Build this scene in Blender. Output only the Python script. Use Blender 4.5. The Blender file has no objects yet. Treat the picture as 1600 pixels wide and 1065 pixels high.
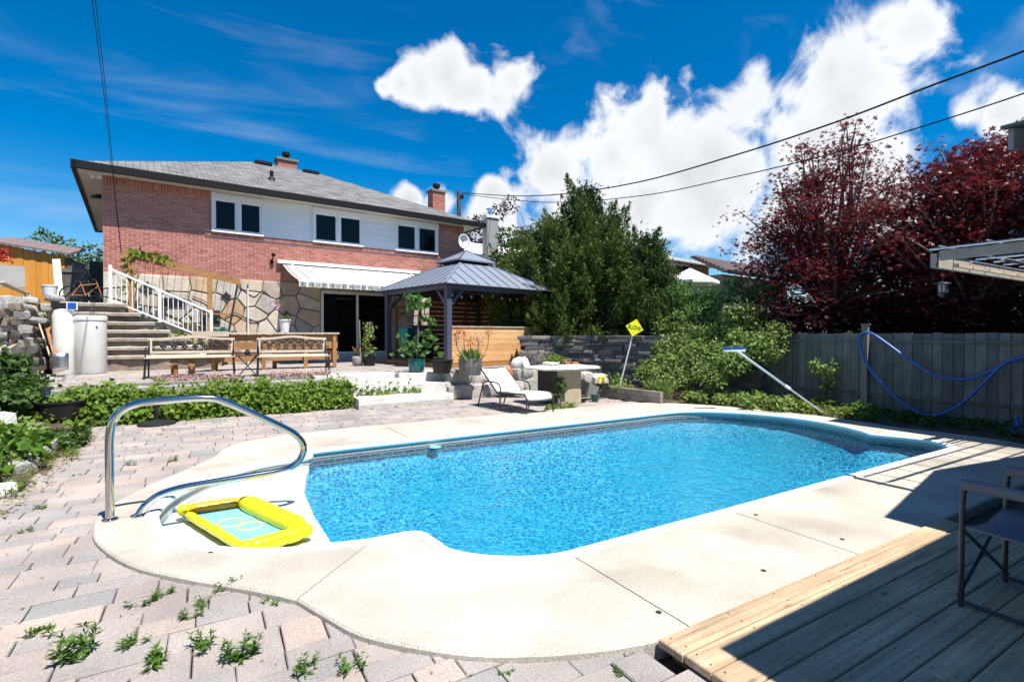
import bpy, bmesh, math, random
import numpy as np
from mathutils import Vector, Matrix
R = math.radians
random.seed(7); rng = np.random.default_rng(11)
scene = bpy.context.scene
COL = scene.collection

# ------------------------------------------------------------------ camera, sky, sun, exposure
CAM_H = 1.45
YAW = math.atan2(0.510, 0.860); PITCH = math.atan(10.5 / 800.0)
cam_data = bpy.data.cameras.new('camera'); cam = bpy.data.objects.new('camera', cam_data); COL.objects.link(cam)
cam_data.lens = 18.0; cam_data.sensor_width = 36.0; cam_data.clip_start = 0.05; cam_data.clip_end = 3000
cam.location = (0, 0, CAM_H); cam.rotation_euler = (math.pi / 2 - PITCH, 0, -YAW)
scene.camera = cam

SUN_A, SUN_K = 0.14, 0.455                      # towards the sun: (SUN_A, -SUN_K, 1)
to_sun = Vector((SUN_A, -SUN_K, 1)).normalized()
sun_data = bpy.data.lights.new('sun', 'SUN'); sun = bpy.data.objects.new('sun', sun_data); COL.objects.link(sun)
sun_data.energy = 5.0; sun_data.angle = R(0.5); sun_data.color = (1.0, 0.955, 0.87)
sun.rotation_euler = to_sun.to_track_quat('Z', 'Y').to_euler(); sun.location = (3, -8, 30)

fwv = np.array([math.sin(YAW) * math.cos(PITCH), math.cos(YAW) * math.cos(PITCH), -math.sin(PITCH)])
rtv = np.array([math.cos(YAW), -math.sin(YAW), 0.0]); upv = np.cross(rtv, fwv); CAMP = np.array([0, 0, CAM_H])
def ray(x, y): return fwv * 800 + rtv * (x - 800) + upv * (532.5 - y)
def on_z(x, y, z=0.0):                           # point of the photo on a level plane
    d = ray(x, y); return CAMP + d * ((z - CAM_H) / d[2])
def on_x(x, y, X): d = ray(x, y); return CAMP + d * (X / d[0])
def on_y(x, y, Y): d = ray(x, y); return CAMP + d * (Y / d[1])
def at(x, y, Z): return CAMP + ray(x, y) / 800 * Z

world = bpy.data.worlds.new('World'); scene.world = world; world.use_nodes = True
wn = world.node_tree.nodes; wl = world.node_tree.links; wn.clear()
def wnode(t, **k):
    n = wn.new(t)
    for a, b in k.items(): setattr(n, a, b)
    return n
def wmath(op, a, b=None, clamp=False):
    n = wnode('ShaderNodeMath', operation=op, use_clamp=clamp)
    for i, q in enumerate((a, b)):
        if q is None: continue
        if isinstance(q, (int, float)): n.inputs[i].default_value = q
        else: wl.new(q, n.inputs[i])
    return n.outputs[0]
sky = wnode('ShaderNodeTexSky', sky_type='NISHITA', sun_disc=False)
sky.sun_elevation = math.asin(to_sun.z); sky.sun_rotation = math.atan2(to_sun.x, to_sun.y)
sky.air_density = 1.0; sky.dust_density = 0.2; sky.ozone_density = 2.2; sky.altitude = 600
hsv = wnode('ShaderNodeHueSaturation'); hsv.inputs['Saturation'].default_value = 1.56; hsv.inputs['Value'].default_value = 1.02; hsv.inputs['Hue'].default_value = 0.500
wl.new(sky.outputs[0], hsv.inputs['Color'])
tc = wnode('ShaderNodeTexCoord')
nz = wnode('ShaderNodeTexNoise'); nz.inputs['Scale'].default_value = 9.0; nz.inputs['Detail'].default_value = 8; nz.inputs['Roughness'].default_value = 0.56; nz.inputs['Distortion'].default_value = 0.35
wl.new(tc.outputs['Generated'], nz.inputs['Vector'])
# cumulus: each puff is a direction on the sky and an angular radius
PUFF = [(600,136,16),(625,132,24),(655,128,34),(700,116,42),(740,138,44),(800,122,42),(775,152,26),
        (690,318,34),(640,312,26),(765,300,28),(875,268,66),(905,236,48),(960,240,84),(1008,220,48),(1045,256,76),(900,315,110),(1075,290,90),(1150,270,90),(1215,200,70),
        (1000,320,110),(1115,262,75),(1180,250,80),(1110,340,95),(1190,148,42),(1230,150,52),(1290,112,66),(1345,95,70),(1415,55,58),
        (1375,40,36),(1330,180,95),(1260,225,85),(1360,265,90),(1300,320,90),(1400,330,80),(1510,180,36),(1560,180,52),(1600,200,60),(1240,300,80),
        (760,345,60),(1500,330,60)]
def pdir(x, y): d = ray(x, y); return d / np.linalg.norm(d)
puffs = [(pdir(x, y), r / 800.0 / (1 + ((x - 800) / 800) ** 2 + ((y - 532) / 800) ** 2) ** 0.62) for x, y, r in PUFF]
prng = random.Random(5)
for k in range(7):                              # the same kind of sky all round, out of frame
    a = prng.uniform(45, 315); e = prng.uniform(8, 50)
    c = np.array([math.sin(YAW + R(a)) * math.cos(R(e)), math.cos(YAW + R(a)) * math.cos(R(e)), math.sin(R(e))])
    for j in range(2):
        q = c + np.array([prng.uniform(-.12, .12), prng.uniform(-.12, .12), prng.uniform(-.04, .06)])
        puffs.append((q / np.linalg.norm(q), prng.uniform(.05, .12)))
best = None
for c, r in puffs:
    n = wnode('ShaderNodeVectorMath', operation='DISTANCE'); n.inputs[1].default_value = tuple(c)
    wl.new(tc.outputs['Generated'], n.inputs[0])
    v = wmath('MULTIPLY_ADD', n.outputs['Value'], -1.0 / r); v.node.inputs[2].default_value = 1.0
    v = wmath('MAXIMUM', v, -4.0)
    if best is None: best = v
    else:
        m = wnode('ShaderNodeMath', operation='SMOOTH_MAX'); m.inputs[2].default_value = 0.4
        wl.new(best, m.inputs[0]); wl.new(v, m.inputs[1]); best = m.outputs[0]
nd = wmath('SUBTRACT', nz.outputs['Fac'], 0.5)
nd = wmath('MULTIPLY_ADD', nd, 3.4); nd.node.inputs[2].default_value = 0.16
den = wmath('ADD', best, nd)
ramp = wnode('ShaderNodeMapRange', interpolation_type='SMOOTHSTEP'); ramp.inputs['From Min'].default_value = 0.0; ramp.inputs['From Max'].default_value = 0.6
wl.new(den, ramp.inputs['Value'])
# thin high streaks
mp = wnode('ShaderNodeMapping'); mp.inputs['Rotation'].default_value = (0.25, 0.5, 0.3); mp.inputs['Scale'].default_value = (1.2, 6.0, 9.0)
wl.new(tc.outputs['Generated'], mp.inputs['Vector'])
nc = wnode('ShaderNodeTexNoise'); nc.inputs['Scale'].default_value = 1.5; nc.inputs['Detail'].default_value = 7; nc.inputs['Distortion'].default_value = 0.6
wl.new(mp.outputs[0], nc.inputs['Vector'])
cr = wnode('ShaderNodeMapRange', interpolation_type='SMOOTHSTEP'); cr.inputs['From Min'].default_value = 0.52; cr.inputs['From Max'].default_value = 0.9; cr.inputs['To Max'].default_value = 0.3
wl.new(nc.outputs['Fac'], cr.inputs['Value'])
mask = wmath('MAXIMUM', ramp.outputs[0], cr.outputs[0])
shade = wnode('ShaderNodeMapRange'); shade.inputs['From Min'].default_value = 0.9; shade.inputs['From Max'].default_value = 2.6; shade.inputs['To Min'].default_value = 7.6; shade.inputs['To Max'].default_value = 5.3
n2 = wnode('ShaderNodeTexNoise'); n2.inputs['Scale'].default_value = 4.5; n2.inputs['Detail'].default_value = 6
wl.new(tc.outputs['Generated'], n2.inputs['Vector'])
sh = wmath('MULTIPLY_ADD', n2.outputs['Fac'], 1.6); wl.new(den, sh.node.inputs[2]); wl.new(sh, shade.inputs['Value'])
ccol = wnode('ShaderNodeVectorMath', operation='SCALE'); ccol.inputs[0].default_value = (0.95, 0.98, 1.02); wl.new(shade.outputs[0], ccol.inputs['Scale'])
mix = wnode('ShaderNodeMix', data_type='RGBA'); wl.new(mask, mix.inputs['Factor']); wl.new(hsv.outputs[0], mix.inputs[6]); wl.new(ccol.outputs[0], mix.inputs[7])
bg = wnode('ShaderNodeBackground'); bg.inputs['Strength'].default_value = 0.085
wl.new(mix.outputs[2], bg.inputs['Color'])
wo = wnode('ShaderNodeOutputWorld'); wl.new(bg.outputs[0], wo.inputs['Surface'])

scene.view_settings.view_transform = 'Standard'; scene.view_settings.look = 'None'
scene.view_settings.gamma = 1.0; scene.view_settings.exposure = 0.78
scene.render.engine = 'CYCLES'
scene.cycles.use_denoising = True
scene.cycles.max_bounces = 5; scene.cycles.diffuse_bounces = 3; scene.cycles.transparent_max_bounces = 8
scene.cycles.caustics_reflective = False; scene.cycles.caustics_refractive = False

# ------------------------------------------------------------------ materials
def mat(name, cols, rough=0.8, noise=None, fine=None, bump=None, metal=0.0, spec=0.3, transl=0.0, grain=None, coat=0.0):
    """cols: one colour or a list picked per piece; noise/fine = (scale, amount); bump = (scale, metres); grain = ((sx,sy,sz), amount)"""
    m = bpy.data.materials.new(name); m.use_nodes = True
    nt = m.node_tree; N = nt.nodes; L = nt.links
    b = N['Principled BSDF']; b.inputs['Roughness'].default_value = rough; b.inputs['Metallic'].default_value = metal
    b.inputs['Specular IOR Level'].default_value = spec; b.inputs['Coat Weight'].default_value = coat
    geo = N.new('ShaderNodeNewGeometry')
    if isinstance(cols[0], (int, float)):
        rgb = N.new('ShaderNodeRGB'); rgb.outputs[0].default_value = (*cols, 1); c = rgb.outputs[0]
    else:
        oi = N.new('ShaderNodeObjectInfo')
        a = N.new('ShaderNodeMath'); a.operation = 'ADD'; L.new(oi.outputs['Random'], a.inputs[0]); L.new(geo.outputs['Random Per Island'], a.inputs[1])
        f = N.new('ShaderNodeMath'); f.operation = 'FRACT'; L.new(a.outputs[0], f.inputs[0])
        r = N.new('ShaderNodeValToRGB'); r.color_ramp.interpolation = 'LINEAR'
        els = r.color_ramp.elements
        while len(els) < len(cols): els.new(0.5)
        for i, q in enumerate(cols):
            els[i].position = i / (len(cols) - 1); els[i].color = (*q, 1)
        L.new(f.outputs[0], r.inputs[0]); c = r.outputs[0]
    def modulate(c, fac, amt):
        mr = N.new('ShaderNodeMapRange'); mr.inputs['From Min'].default_value = 0.25; mr.inputs['From Max'].default_value = 0.75
        mr.inputs['To Min'].default_value = 1 - amt; mr.inputs['To Max'].default_value = 1 + amt
        L.new(fac, mr.inputs['Value'])
        v = N.new('ShaderNodeVectorMath'); v.operation = 'SCALE'; L.new(c, v.inputs[0]); L.new(mr.outputs[0], v.inputs['Scale'])
        return v.outputs[0]
    for q in (noise, fine):
        if q:
            t = N.new('ShaderNodeTexNoise'); t.inputs['Scale'].default_value = q[0]; t.inputs['Detail'].default_value = 5
            L.new(geo.outputs['Position'], t.inputs['Vector']); c = modulate(c, t.outputs['Fac'], q[1])
    h = None
    if grain:
        mp = N.new('ShaderNodeMapping'); mp.inputs['Scale'].default_value = grain[0]; L.new(geo.outputs['Position'], mp.inputs['Vector'])
        oi2 = N.new('ShaderNodeObjectInfo'); add = N.new('ShaderNodeVectorMath'); add.operation = 'ADD'
        sc = N.new('ShaderNodeVectorMath'); sc.operation = 'SCALE'; sc.inputs[0].default_value = (37, 53, 71); L.new(oi2.outputs['Random'], sc.inputs['Scale'])
        L.new(mp.outputs[0], add.inputs[0]); L.new(sc.outputs[0], add.inputs[1])
        t = N.new('ShaderNodeTexNoise'); t.inputs['Scale'].default_value = 1; t.inputs['Detail'].default_value = 6; t.inputs['Distortion'].default_value = 0.8
        L.new(add.outputs[0], t.inputs['Vector']); c = modulate(c, t.outputs['Fac'], grain[1]); h = t.outputs['Fac']
    L.new(c, b.inputs['Base Color'])
    if bump:
        t = N.new('ShaderNodeTexNoise'); t.inputs['Scale'].default_value = bump[0]; t.inputs['Detail'].default_value = 6
        L.new(geo.outputs['Position'], t.inputs['Vector'])
        bp = N.new('ShaderNodeBump'); bp.inputs['Strength'].default_value = 1.0; bp.inputs['Distance'].default_value = bump[1]
        L.new(t.outputs['Fac'], bp.inputs['Height']); L.new(bp.outputs[0], b.inputs['Normal'])
    if transl:
        tr = N.new('ShaderNodeBsdfTranslucent'); L.new(c, tr.inputs['Color'])
        mx = N.new('ShaderNodeMixShader'); mx.inputs[0].default_value = transl
        L.new(b.outputs[0], mx.inputs[1]); L.new(tr.outputs[0], mx.inputs[2]); L.new(mx.outputs[0], N['Material Output'].inputs['Surface'])
    return m
M = {}
M['coping'] = mat('exposed_aggregate', [(.42,.385,.33),(.48,.44,.38),(.445,.405,.345)], .85, (1.1,.26), (120,.42), (170,.004))
M['paver'] = mat('paver', [(.34,.275,.25),(.25,.238,.23),(.375,.315,.285),(.29,.265,.25),(.40,.315,.275),(.265,.255,.25),(.35,.30,.27)], .9, (1.6,.24), (110,.32), (150,.003))
M['bed'] = mat('paver_bed', (.10,.085,.065), .95, (9,.3), None, (60,.01))
M['soil'] = mat('soil', (.085,.065,.045), .95, (5,.35), (40,.3), (30,.02))
M['lawn'] = mat('lawn', (.06,.085,.03), .95, (3,.3), (30,.3))
M['limestone'] = mat('limestone_slab', [(.52,.50,.46),(.60,.58,.53),(.47,.45,.42)], .9, (4,.16), (40,.15), (30,.012))
M['rock'] = mat('field_rock', [(.34,.32,.30),(.46,.43,.39),(.28,.27,.26),(.52,.49,.44)], .9, (6,.25), (50,.2), (25,.02))
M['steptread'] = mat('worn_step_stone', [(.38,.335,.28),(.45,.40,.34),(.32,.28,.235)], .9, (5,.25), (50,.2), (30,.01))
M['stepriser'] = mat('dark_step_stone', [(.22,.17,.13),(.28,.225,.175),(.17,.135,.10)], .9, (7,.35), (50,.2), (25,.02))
M['whiterock'] = mat('white_rock', (.68,.66,.62), .85, (9,.15), None, (30,.01))
M['ledge'] = mat('ledge_stone', [(.12,.115,.12),(.19,.18,.175),(.09,.09,.095),(.24,.21,.18),(.15,.145,.15)], .85, (9,.3), (60,.2), (50,.008))
M['veneer'] = mat('flagstone', [(.50,.44,.35),(.42,.38,.33),(.55,.49,.41),(.50,.36,.22),(.36,.33,.31),(.58,.53,.46),(.47,.31,.18)], .85, (5,.2), (50,.12), (25,.008))
M['mortar'] = mat('mortar', (.66,.54,.47), .95, (20,.1))
M['darkmortar'] = mat('stone_mortar', (.20,.175,.15), .95, (20,.15))
M['brick'] = mat('red_brick', [(.38,.135,.10),(.46,.18,.14),(.33,.115,.088),(.51,.22,.175),(.41,.15,.118)], .85, (30,.12), (150,.12), (90,.002))
M['white'] = mat('white_vinyl', (.78,.79,.80), .45, (3,.03), spec=.4)
M['whitepaint'] = mat('white_paint', (.80,.79,.76), .5, (6,.05))
M['soffit'] = mat('soffit_vinyl', (.60,.58,.53), .6)
M['black'] = mat('black_metal', (.006,.006,.007), .55, spec=.25)
M['iron'] = mat('cast_iron', (.02,.021,.026), .45, (40,.3), spec=.5, metal=.0)
M['plastic_black'] = mat('black_plastic', (.018,.018,.018), .5, (20,.3))
M['steel'] = mat('stainless_steel', (.50,.49,.48), .10, metal=1.0)
M['alu'] = mat('aluminium', (.66,.68,.70), .32, metal=1.0)
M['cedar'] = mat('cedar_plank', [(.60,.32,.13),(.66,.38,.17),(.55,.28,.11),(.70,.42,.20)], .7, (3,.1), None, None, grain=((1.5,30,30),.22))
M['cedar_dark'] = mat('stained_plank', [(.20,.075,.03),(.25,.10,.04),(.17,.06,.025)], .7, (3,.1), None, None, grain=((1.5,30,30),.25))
M['timber'] = mat('brown_timber', [(.33,.16,.06),(.38,.20,.08),(.29,.14,.055)], .75, (4,.15), None, None, grain=((3,22,22),.22))
M['deck'] = mat('deck_board', [(.44,.31,.20),(.50,.36,.235),(.38,.275,.18),(.47,.345,.235)], .75, (2.5,.14), (45,.12), (60,.001), grain=((1.1,34,34),.40))
def add_knots(m):                                 # dark knots and short checks in the boards
    N = m.node_tree.nodes; L = m.node_tree.links; b = N['Principled BSDF']; src = b.inputs['Base Color'].links[0].from_socket
    g = N.new('ShaderNodeNewGeometry'); mp = N.new('ShaderNodeMapping'); mp.inputs['Scale'].default_value = (2.6,7.2,1); L.new(g.outputs['Position'], mp.inputs['Vector'])
    v = N.new('ShaderNodeTexVoronoi'); v.inputs['Scale'].default_value = 1.0; L.new(mp.outputs[0], v.inputs['Vector'])
    r = N.new('ShaderNodeMapRange'); r.inputs['From Min'].default_value = .045; r.inputs['From Max'].default_value = .13; r.inputs['To Min'].default_value = .75; r.inputs['To Max'].default_value = 0; L.new(v.outputs['Distance'], r.inputs['Value'])
    mp2 = N.new('ShaderNodeMapping'); mp2.inputs['Scale'].default_value = (2.2,70,1); L.new(g.outputs['Position'], mp2.inputs['Vector'])
    n = N.new('ShaderNodeTexNoise'); n.inputs['Scale'].default_value = 1.0; n.inputs['Detail'].default_value = 3; n.inputs['Distortion'].default_value = 1.2; L.new(mp2.outputs[0], n.inputs['Vector'])
    r2 = N.new('ShaderNodeMapRange'); r2.inputs['From Min'].default_value = .66; r2.inputs['From Max'].default_value = .72; r2.inputs['To Max'].default_value = .7; L.new(n.outputs['Fac'], r2.inputs['Value'])
    mx = N.new('ShaderNodeMath'); mx.operation = 'MAXIMUM'; L.new(r.outputs[0], mx.inputs[0]); L.new(r2.outputs[0], mx.inputs[1])
    k = N.new('ShaderNodeMix'); k.data_type = 'RGBA'; k.inputs[7].default_value = (.11,.06,.035,1); L.new(mx.outputs[0], k.inputs['Factor']); L.new(src, k.inputs[6]); L.new(k.outputs[2], b.inputs['Base Color'])
add_knots(M['deck'])
def add_stains(m):                                # worn, damp-stained patches and hairline cracks in the concrete
    N = m.node_tree.nodes; L = m.node_tree.links; b = N['Principled BSDF']; src = b.inputs['Base Color'].links[0].from_socket
    g = N.new('ShaderNodeNewGeometry'); n = N.new('ShaderNodeTexNoise'); n.inputs['Scale'].default_value = 2.4; n.inputs['Detail'].default_value = 9; n.inputs['Distortion'].default_value = 0.6; L.new(g.outputs['Position'], n.inputs['Vector'])
    r = N.new('ShaderNodeMapRange'); r.inputs['From Min'].default_value = .50; r.inputs['From Max'].default_value = .74; r.inputs['To Max'].default_value = .30; L.new(n.outputs['Fac'], r.inputs['Value'])
    w = N.new('ShaderNodeTexNoise'); w.inputs['Scale'].default_value = 3; L.new(g.outputs['Position'], w.inputs['Vector'])
    ad = N.new('ShaderNodeMix'); ad.data_type = 'RGBA'; ad.blend_type = 'LINEAR_LIGHT'; ad.inputs['Factor'].default_value = .25; L.new(g.outputs['Position'], ad.inputs[6]); L.new(w.outputs['Color'], ad.inputs[7])
    v = N.new('ShaderNodeTexVoronoi'); v.feature = 'DISTANCE_TO_EDGE'; v.inputs['Scale'].default_value = .42; L.new(ad.outputs[2], v.inputs['Vector'])
    c = N.new('ShaderNodeMapRange'); c.inputs['From Min'].default_value = .0008; c.inputs['From Max'].default_value = .0022; c.inputs['To Min'].default_value = .22; c.inputs['To Max'].default_value = 0; L.new(v.outputs['Distance'], c.inputs['Value'])
    mx = N.new('ShaderNodeMath'); mx.operation = 'MAXIMUM'; L.new(r.outputs[0], mx.inputs[0]); L.new(c.outputs[0], mx.inputs[1])
    k = N.new('ShaderNodeMix'); k.data_type = 'RGBA'; k.inputs[7].default_value = (.20,.165,.135,1); L.new(mx.outputs[0], k.inputs['Factor']); L.new(src, k.inputs[6]); L.new(k.outputs[2], b.inputs['Base Color'])
add_stains(M['coping'])
M['greywood'] = mat('weathered_board', [(.14,.138,.128),(.175,.17,.155),(.11,.11,.108),(.20,.19,.17)], .85, (4,.2), None, None, grain=((26,26,1.6),.25))
M['oldgrey'] = mat('old_timber', [(.24,.21,.18),(.30,.26,.22)], .9, (6,.25), None, (40,.004), grain=((20,3,20),.25))
M['gatewood'] = mat('gate_board', [(.11,.09,.08),(.15,.125,.105),(.09,.075,.065)], .85, (6,.2), None, None, grain=((26,26,2),.25))
M['palewood'] = mat('pale_board', (.55,.47,.36), .7, (6,.15), grain=((3,18,18),.15))
M['pergola'] = mat('pergola_timber', [(.36,.31,.25),(.42,.37,.30)], .8, (6,.15), grain=((3,18,18),.18))
M['shingle'] = None
M['slate_metal'] = mat('grey_metal_roof', (.225,.25,.305), .45, (2,.05), metal=.1, spec=.4)
M['frame_grey'] = mat('grey_powder_coat', (.075,.085,.12), .4, spec=.5)
M['orange'] = mat('orange_siding', [(.62,.27,.045),(.66,.30,.055),(.60,.255,.04)], .6, (5,.06))
M['brownroof'] = mat('brown_metal_roof', (.20,.145,.135), .5, (5,.1))
M['greysiding'] = mat('grey_siding', (.30,.29,.28), .7, (4,.1))
M['pvc'] = mat('white_tank', (.76,.75,.70), .4, (4,.06), spec=.4)
M['sling'] = mat('white_sling', (.74,.72,.66), .8, (200,.06))
M['graphite'] = mat('graphite_tube', (.05,.052,.06), .35, spec=.5, metal=.5)
M['boxply'] = mat('tan_panel', (.42,.35,.24), .75, (8,.2), (60,.08))
M['boxshade'] = mat('shaded_tan_panel', (.05,.042,.035), .8, (8,.2))  # tan panel again, with the shade of the sides away from the sun painted in
M['yellow'] = mat('yellow_vinyl', (.88,.70,.01), .3, (6,.03), spec=.5)
M['orangevinyl'] = mat('orange_vinyl', (.80,.34,.01), .3, spec=.5)
M['lightblue'] = mat('pale_blue_vinyl', (.20,.50,.56), .3, (8,.05), spec=.5)
M['signyellow'] = mat('sign_yellow', (.85,.82,.02), .5)
M['ink'] = mat('black_ink', (.01,.01,.01), .6)
M['bluehose'] = mat('blue_hose', (.03,.11,.40), .4, (60,.2), spec=.5)
M['blue'] = mat('blue_plastic', (.015,.09,.40), .4, spec=.5)
M['teal'] = mat('teal_glaze', (.01,.10,.10), .2, (8,.2), spec=.5)
M['terracotta'] = mat('terracotta', (.42,.17,.07), .8, (8,.15))
M['chairfabric'] = mat('grey_chair_canvas', (.16,.165,.19), .9, (150,.1))
M['glass'] = mat('dark_window_glass', (.004,.005,.006), .03, spec=.2)
M['lampglass'] = mat('lamp_glass', (.35,.36,.36), .15, spec=.5)
M['lip'] = mat('coping_lip', (.80,.84,.85), .4, (3,.05), spec=.4)
M['fibreglass'] = mat('white_step_shell', (.80,.82,.82), .4, (3,.03))
M['cable'] = mat('cable', (.012,.012,.013), .6)
M['bark'] = mat('bark', (.11,.085,.065), .95, (14,.3), None, (30,.01))
M['palebark'] = mat('pale_bark', (.20,.17,.15), .9, (14,.25), None, (30,.008))
def leafmat(n, cols, tr=.35, rough=.55, spec=.25): M[n] = mat(n, cols, rough, transl=tr, spec=spec)
leafmat('ivy', [(.10,.185,.018),(.17,.265,.028),(.06,.125,.016),(.23,.31,.045),(.13,.22,.025)])
leafmat('ivy_dark', [(.045,.095,.02),(.075,.14,.03),(.035,.07,.016),(.11,.18,.045)])
leafmat('vine', [(.17,.26,.055),(.25,.34,.085),(.11,.18,.04),(.31,.39,.12)])
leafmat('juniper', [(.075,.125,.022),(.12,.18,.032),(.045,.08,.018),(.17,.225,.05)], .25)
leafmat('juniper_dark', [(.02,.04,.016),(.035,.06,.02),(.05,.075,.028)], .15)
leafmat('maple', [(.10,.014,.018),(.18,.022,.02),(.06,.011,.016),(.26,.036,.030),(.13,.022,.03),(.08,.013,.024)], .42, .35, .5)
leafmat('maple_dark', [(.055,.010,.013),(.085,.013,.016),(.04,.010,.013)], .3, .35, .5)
leafmat('purple_leaf', [(.035,.016,.022),(.055,.022,.03)], .2)
leafmat('green_tree', [(.07,.12,.025),(.10,.16,.035),(.05,.09,.02)], .3)
leafmat('bigleaf', [(.07,.16,.035),(.10,.21,.05),(.055,.12,.03)], .35)
leafmat('weed', [(.075,.17,.018),(.11,.22,.025),(.05,.12,.016),(.15,.24,.04)], .35)
leafmat('dry', [(.30,.22,.12),(.24,.16,.08)], .2)
leafmat('redflower', [(.50,.06,.03),(.38,.05,.03),(.55,.10,.04)], .3)
leafmat('pink', [(.62,.33,.36),(.70,.45,.45),(.45,.20,.22)], .3)
leafmat('orchid', [(.78,.62,.70),(.75,.45,.58)], .3)
leafmat('redpetal', [(.65,.03,.05),(.55,.02,.06)], .3)

# shingles: rows and tabs on the slope
def shingle_material():
    m = bpy.data.materials.new('asphalt_shingle'); m.use_nodes = True; N = m.node_tree.nodes; L = m.node_tree.links
    b = N['Principled BSDF']; b.inputs['Roughness'].default_value = .95
    t = N.new('ShaderNodeTexCoord'); s = N.new('ShaderNodeSeparateXYZ'); L.new(t.outputs['Object'], s.inputs[0])
    mu = N.new('ShaderNodeMath'); mu.operation = 'MULTIPLY'; mu.inputs[1].default_value = 2.35; L.new(s.outputs['Z'], mu.inputs[0])
    cmb = N.new('ShaderNodeCombineXYZ'); L.new(s.outputs['X'], cmb.inputs[0]); L.new(mu.outputs[0], cmb.inputs[1])
    k = N.new('ShaderNodeTexBrick'); L.new(cmb.outputs[0], k.inputs['Vector'])
    k.inputs['Color1'].default_value = (.10,.10,.102,1); k.inputs['Color2'].default_value = (.225,.22,.215,1); k.inputs['Mortar'].default_value = (.04,.04,.04,1)
    k.inputs['Scale'].default_value = 1; k.inputs['Brick Width'].default_value = .33; k.inputs['Row Height'].default_value = .145; k.inputs['Mortar Size'].default_value = .012; k.inputs['Bias'].default_value = .1
    n = N.new('ShaderNodeTexNoise'); n.inputs['Scale'].default_value = 70; L.new(t.outputs['Object'], n.inputs['Vector'])
    v = N.new('ShaderNodeMix'); v.data_type = 'RGBA'; v.blend_type = 'OVERLAY'; v.inputs['Factor'].default_value = .6
    L.new(k.outputs['Color'], v.inputs[6]); L.new(n.outputs['Fac'], v.inputs[7]); L.new(v.outputs[2], b.inputs['Base Color'])
    bp = N.new('ShaderNodeBump'); bp.inputs['Distance'].default_value = .012; bp.invert = True; L.new(k.outputs['Fac'], bp.inputs['Height']); L.new(bp.outputs[0], b.inputs['Normal'])
    return m
M['shingle'] = shingle_material()

def liner_material(name, band):
    m = bpy.data.materials.new(name); m.use_nodes = True; N = m.node_tree.nodes; L = m.node_tree.links
    b = N['Principled BSDF']; b.inputs['Roughness'].default_value = .35
    g = N.new('ShaderNodeNewGeometry')
    if band:                                     # printed tile border at the waterline
        s = N.new('ShaderNodeSeparateXYZ'); L.new(g.outputs['Position'], s.inputs[0])
        a = N.new('ShaderNodeMath'); a.operation = 'ADD'; L.new(s.outputs[0], a.inputs[0]); L.new(s.outputs[1], a.inputs[1])
        c = N.new('ShaderNodeCombineXYZ'); L.new(a.outputs[0], c.inputs[0]); L.new(s.outputs[2], c.inputs[1])
        k = N.new('ShaderNodeTexBrick'); L.new(c.outputs[0], k.inputs['Vector'])
        k.inputs['Color1'].default_value = (.035,.055,.085,1); k.inputs['Color2'].default_value = (.10,.14,.19,1); k.inputs['Mortar'].default_value = (.28,.34,.38,1)
        k.inputs['Scale'].default_value = 1; k.inputs['Brick Width'].default_value = .15; k.inputs['Row Height'].default_value = .06; k.inputs['Mortar Size'].default_value = .005
        L.new(k.outputs['Color'], b.inputs['Base Color'])
    else:                                        # vinyl liner's pebble print, with the water's ripple light painted into its pale lines
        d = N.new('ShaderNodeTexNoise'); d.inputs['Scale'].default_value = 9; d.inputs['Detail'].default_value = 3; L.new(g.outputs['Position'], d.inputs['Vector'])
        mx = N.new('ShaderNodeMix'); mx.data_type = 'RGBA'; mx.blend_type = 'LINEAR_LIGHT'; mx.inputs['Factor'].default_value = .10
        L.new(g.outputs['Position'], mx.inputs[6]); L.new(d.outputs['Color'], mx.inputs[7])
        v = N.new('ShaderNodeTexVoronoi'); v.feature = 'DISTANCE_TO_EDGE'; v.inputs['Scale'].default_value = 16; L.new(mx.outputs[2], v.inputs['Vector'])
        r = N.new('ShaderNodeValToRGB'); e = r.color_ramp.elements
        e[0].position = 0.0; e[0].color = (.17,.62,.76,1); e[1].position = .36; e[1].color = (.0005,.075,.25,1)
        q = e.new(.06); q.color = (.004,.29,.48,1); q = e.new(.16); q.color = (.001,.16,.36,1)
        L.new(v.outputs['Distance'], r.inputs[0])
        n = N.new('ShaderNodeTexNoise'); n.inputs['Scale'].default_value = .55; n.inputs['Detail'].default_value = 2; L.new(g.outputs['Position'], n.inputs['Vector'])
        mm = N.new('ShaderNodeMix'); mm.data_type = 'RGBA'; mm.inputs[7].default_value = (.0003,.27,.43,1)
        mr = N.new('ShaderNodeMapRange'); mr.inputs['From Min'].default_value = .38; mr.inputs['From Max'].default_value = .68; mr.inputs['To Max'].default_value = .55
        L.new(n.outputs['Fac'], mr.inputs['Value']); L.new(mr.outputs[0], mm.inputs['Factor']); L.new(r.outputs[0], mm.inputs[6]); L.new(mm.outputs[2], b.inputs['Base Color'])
    return m
M['liner'] = liner_material('pebble_ripple_light_liner', False); M['tileband'] = liner_material('tile_print_liner', True)

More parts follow.
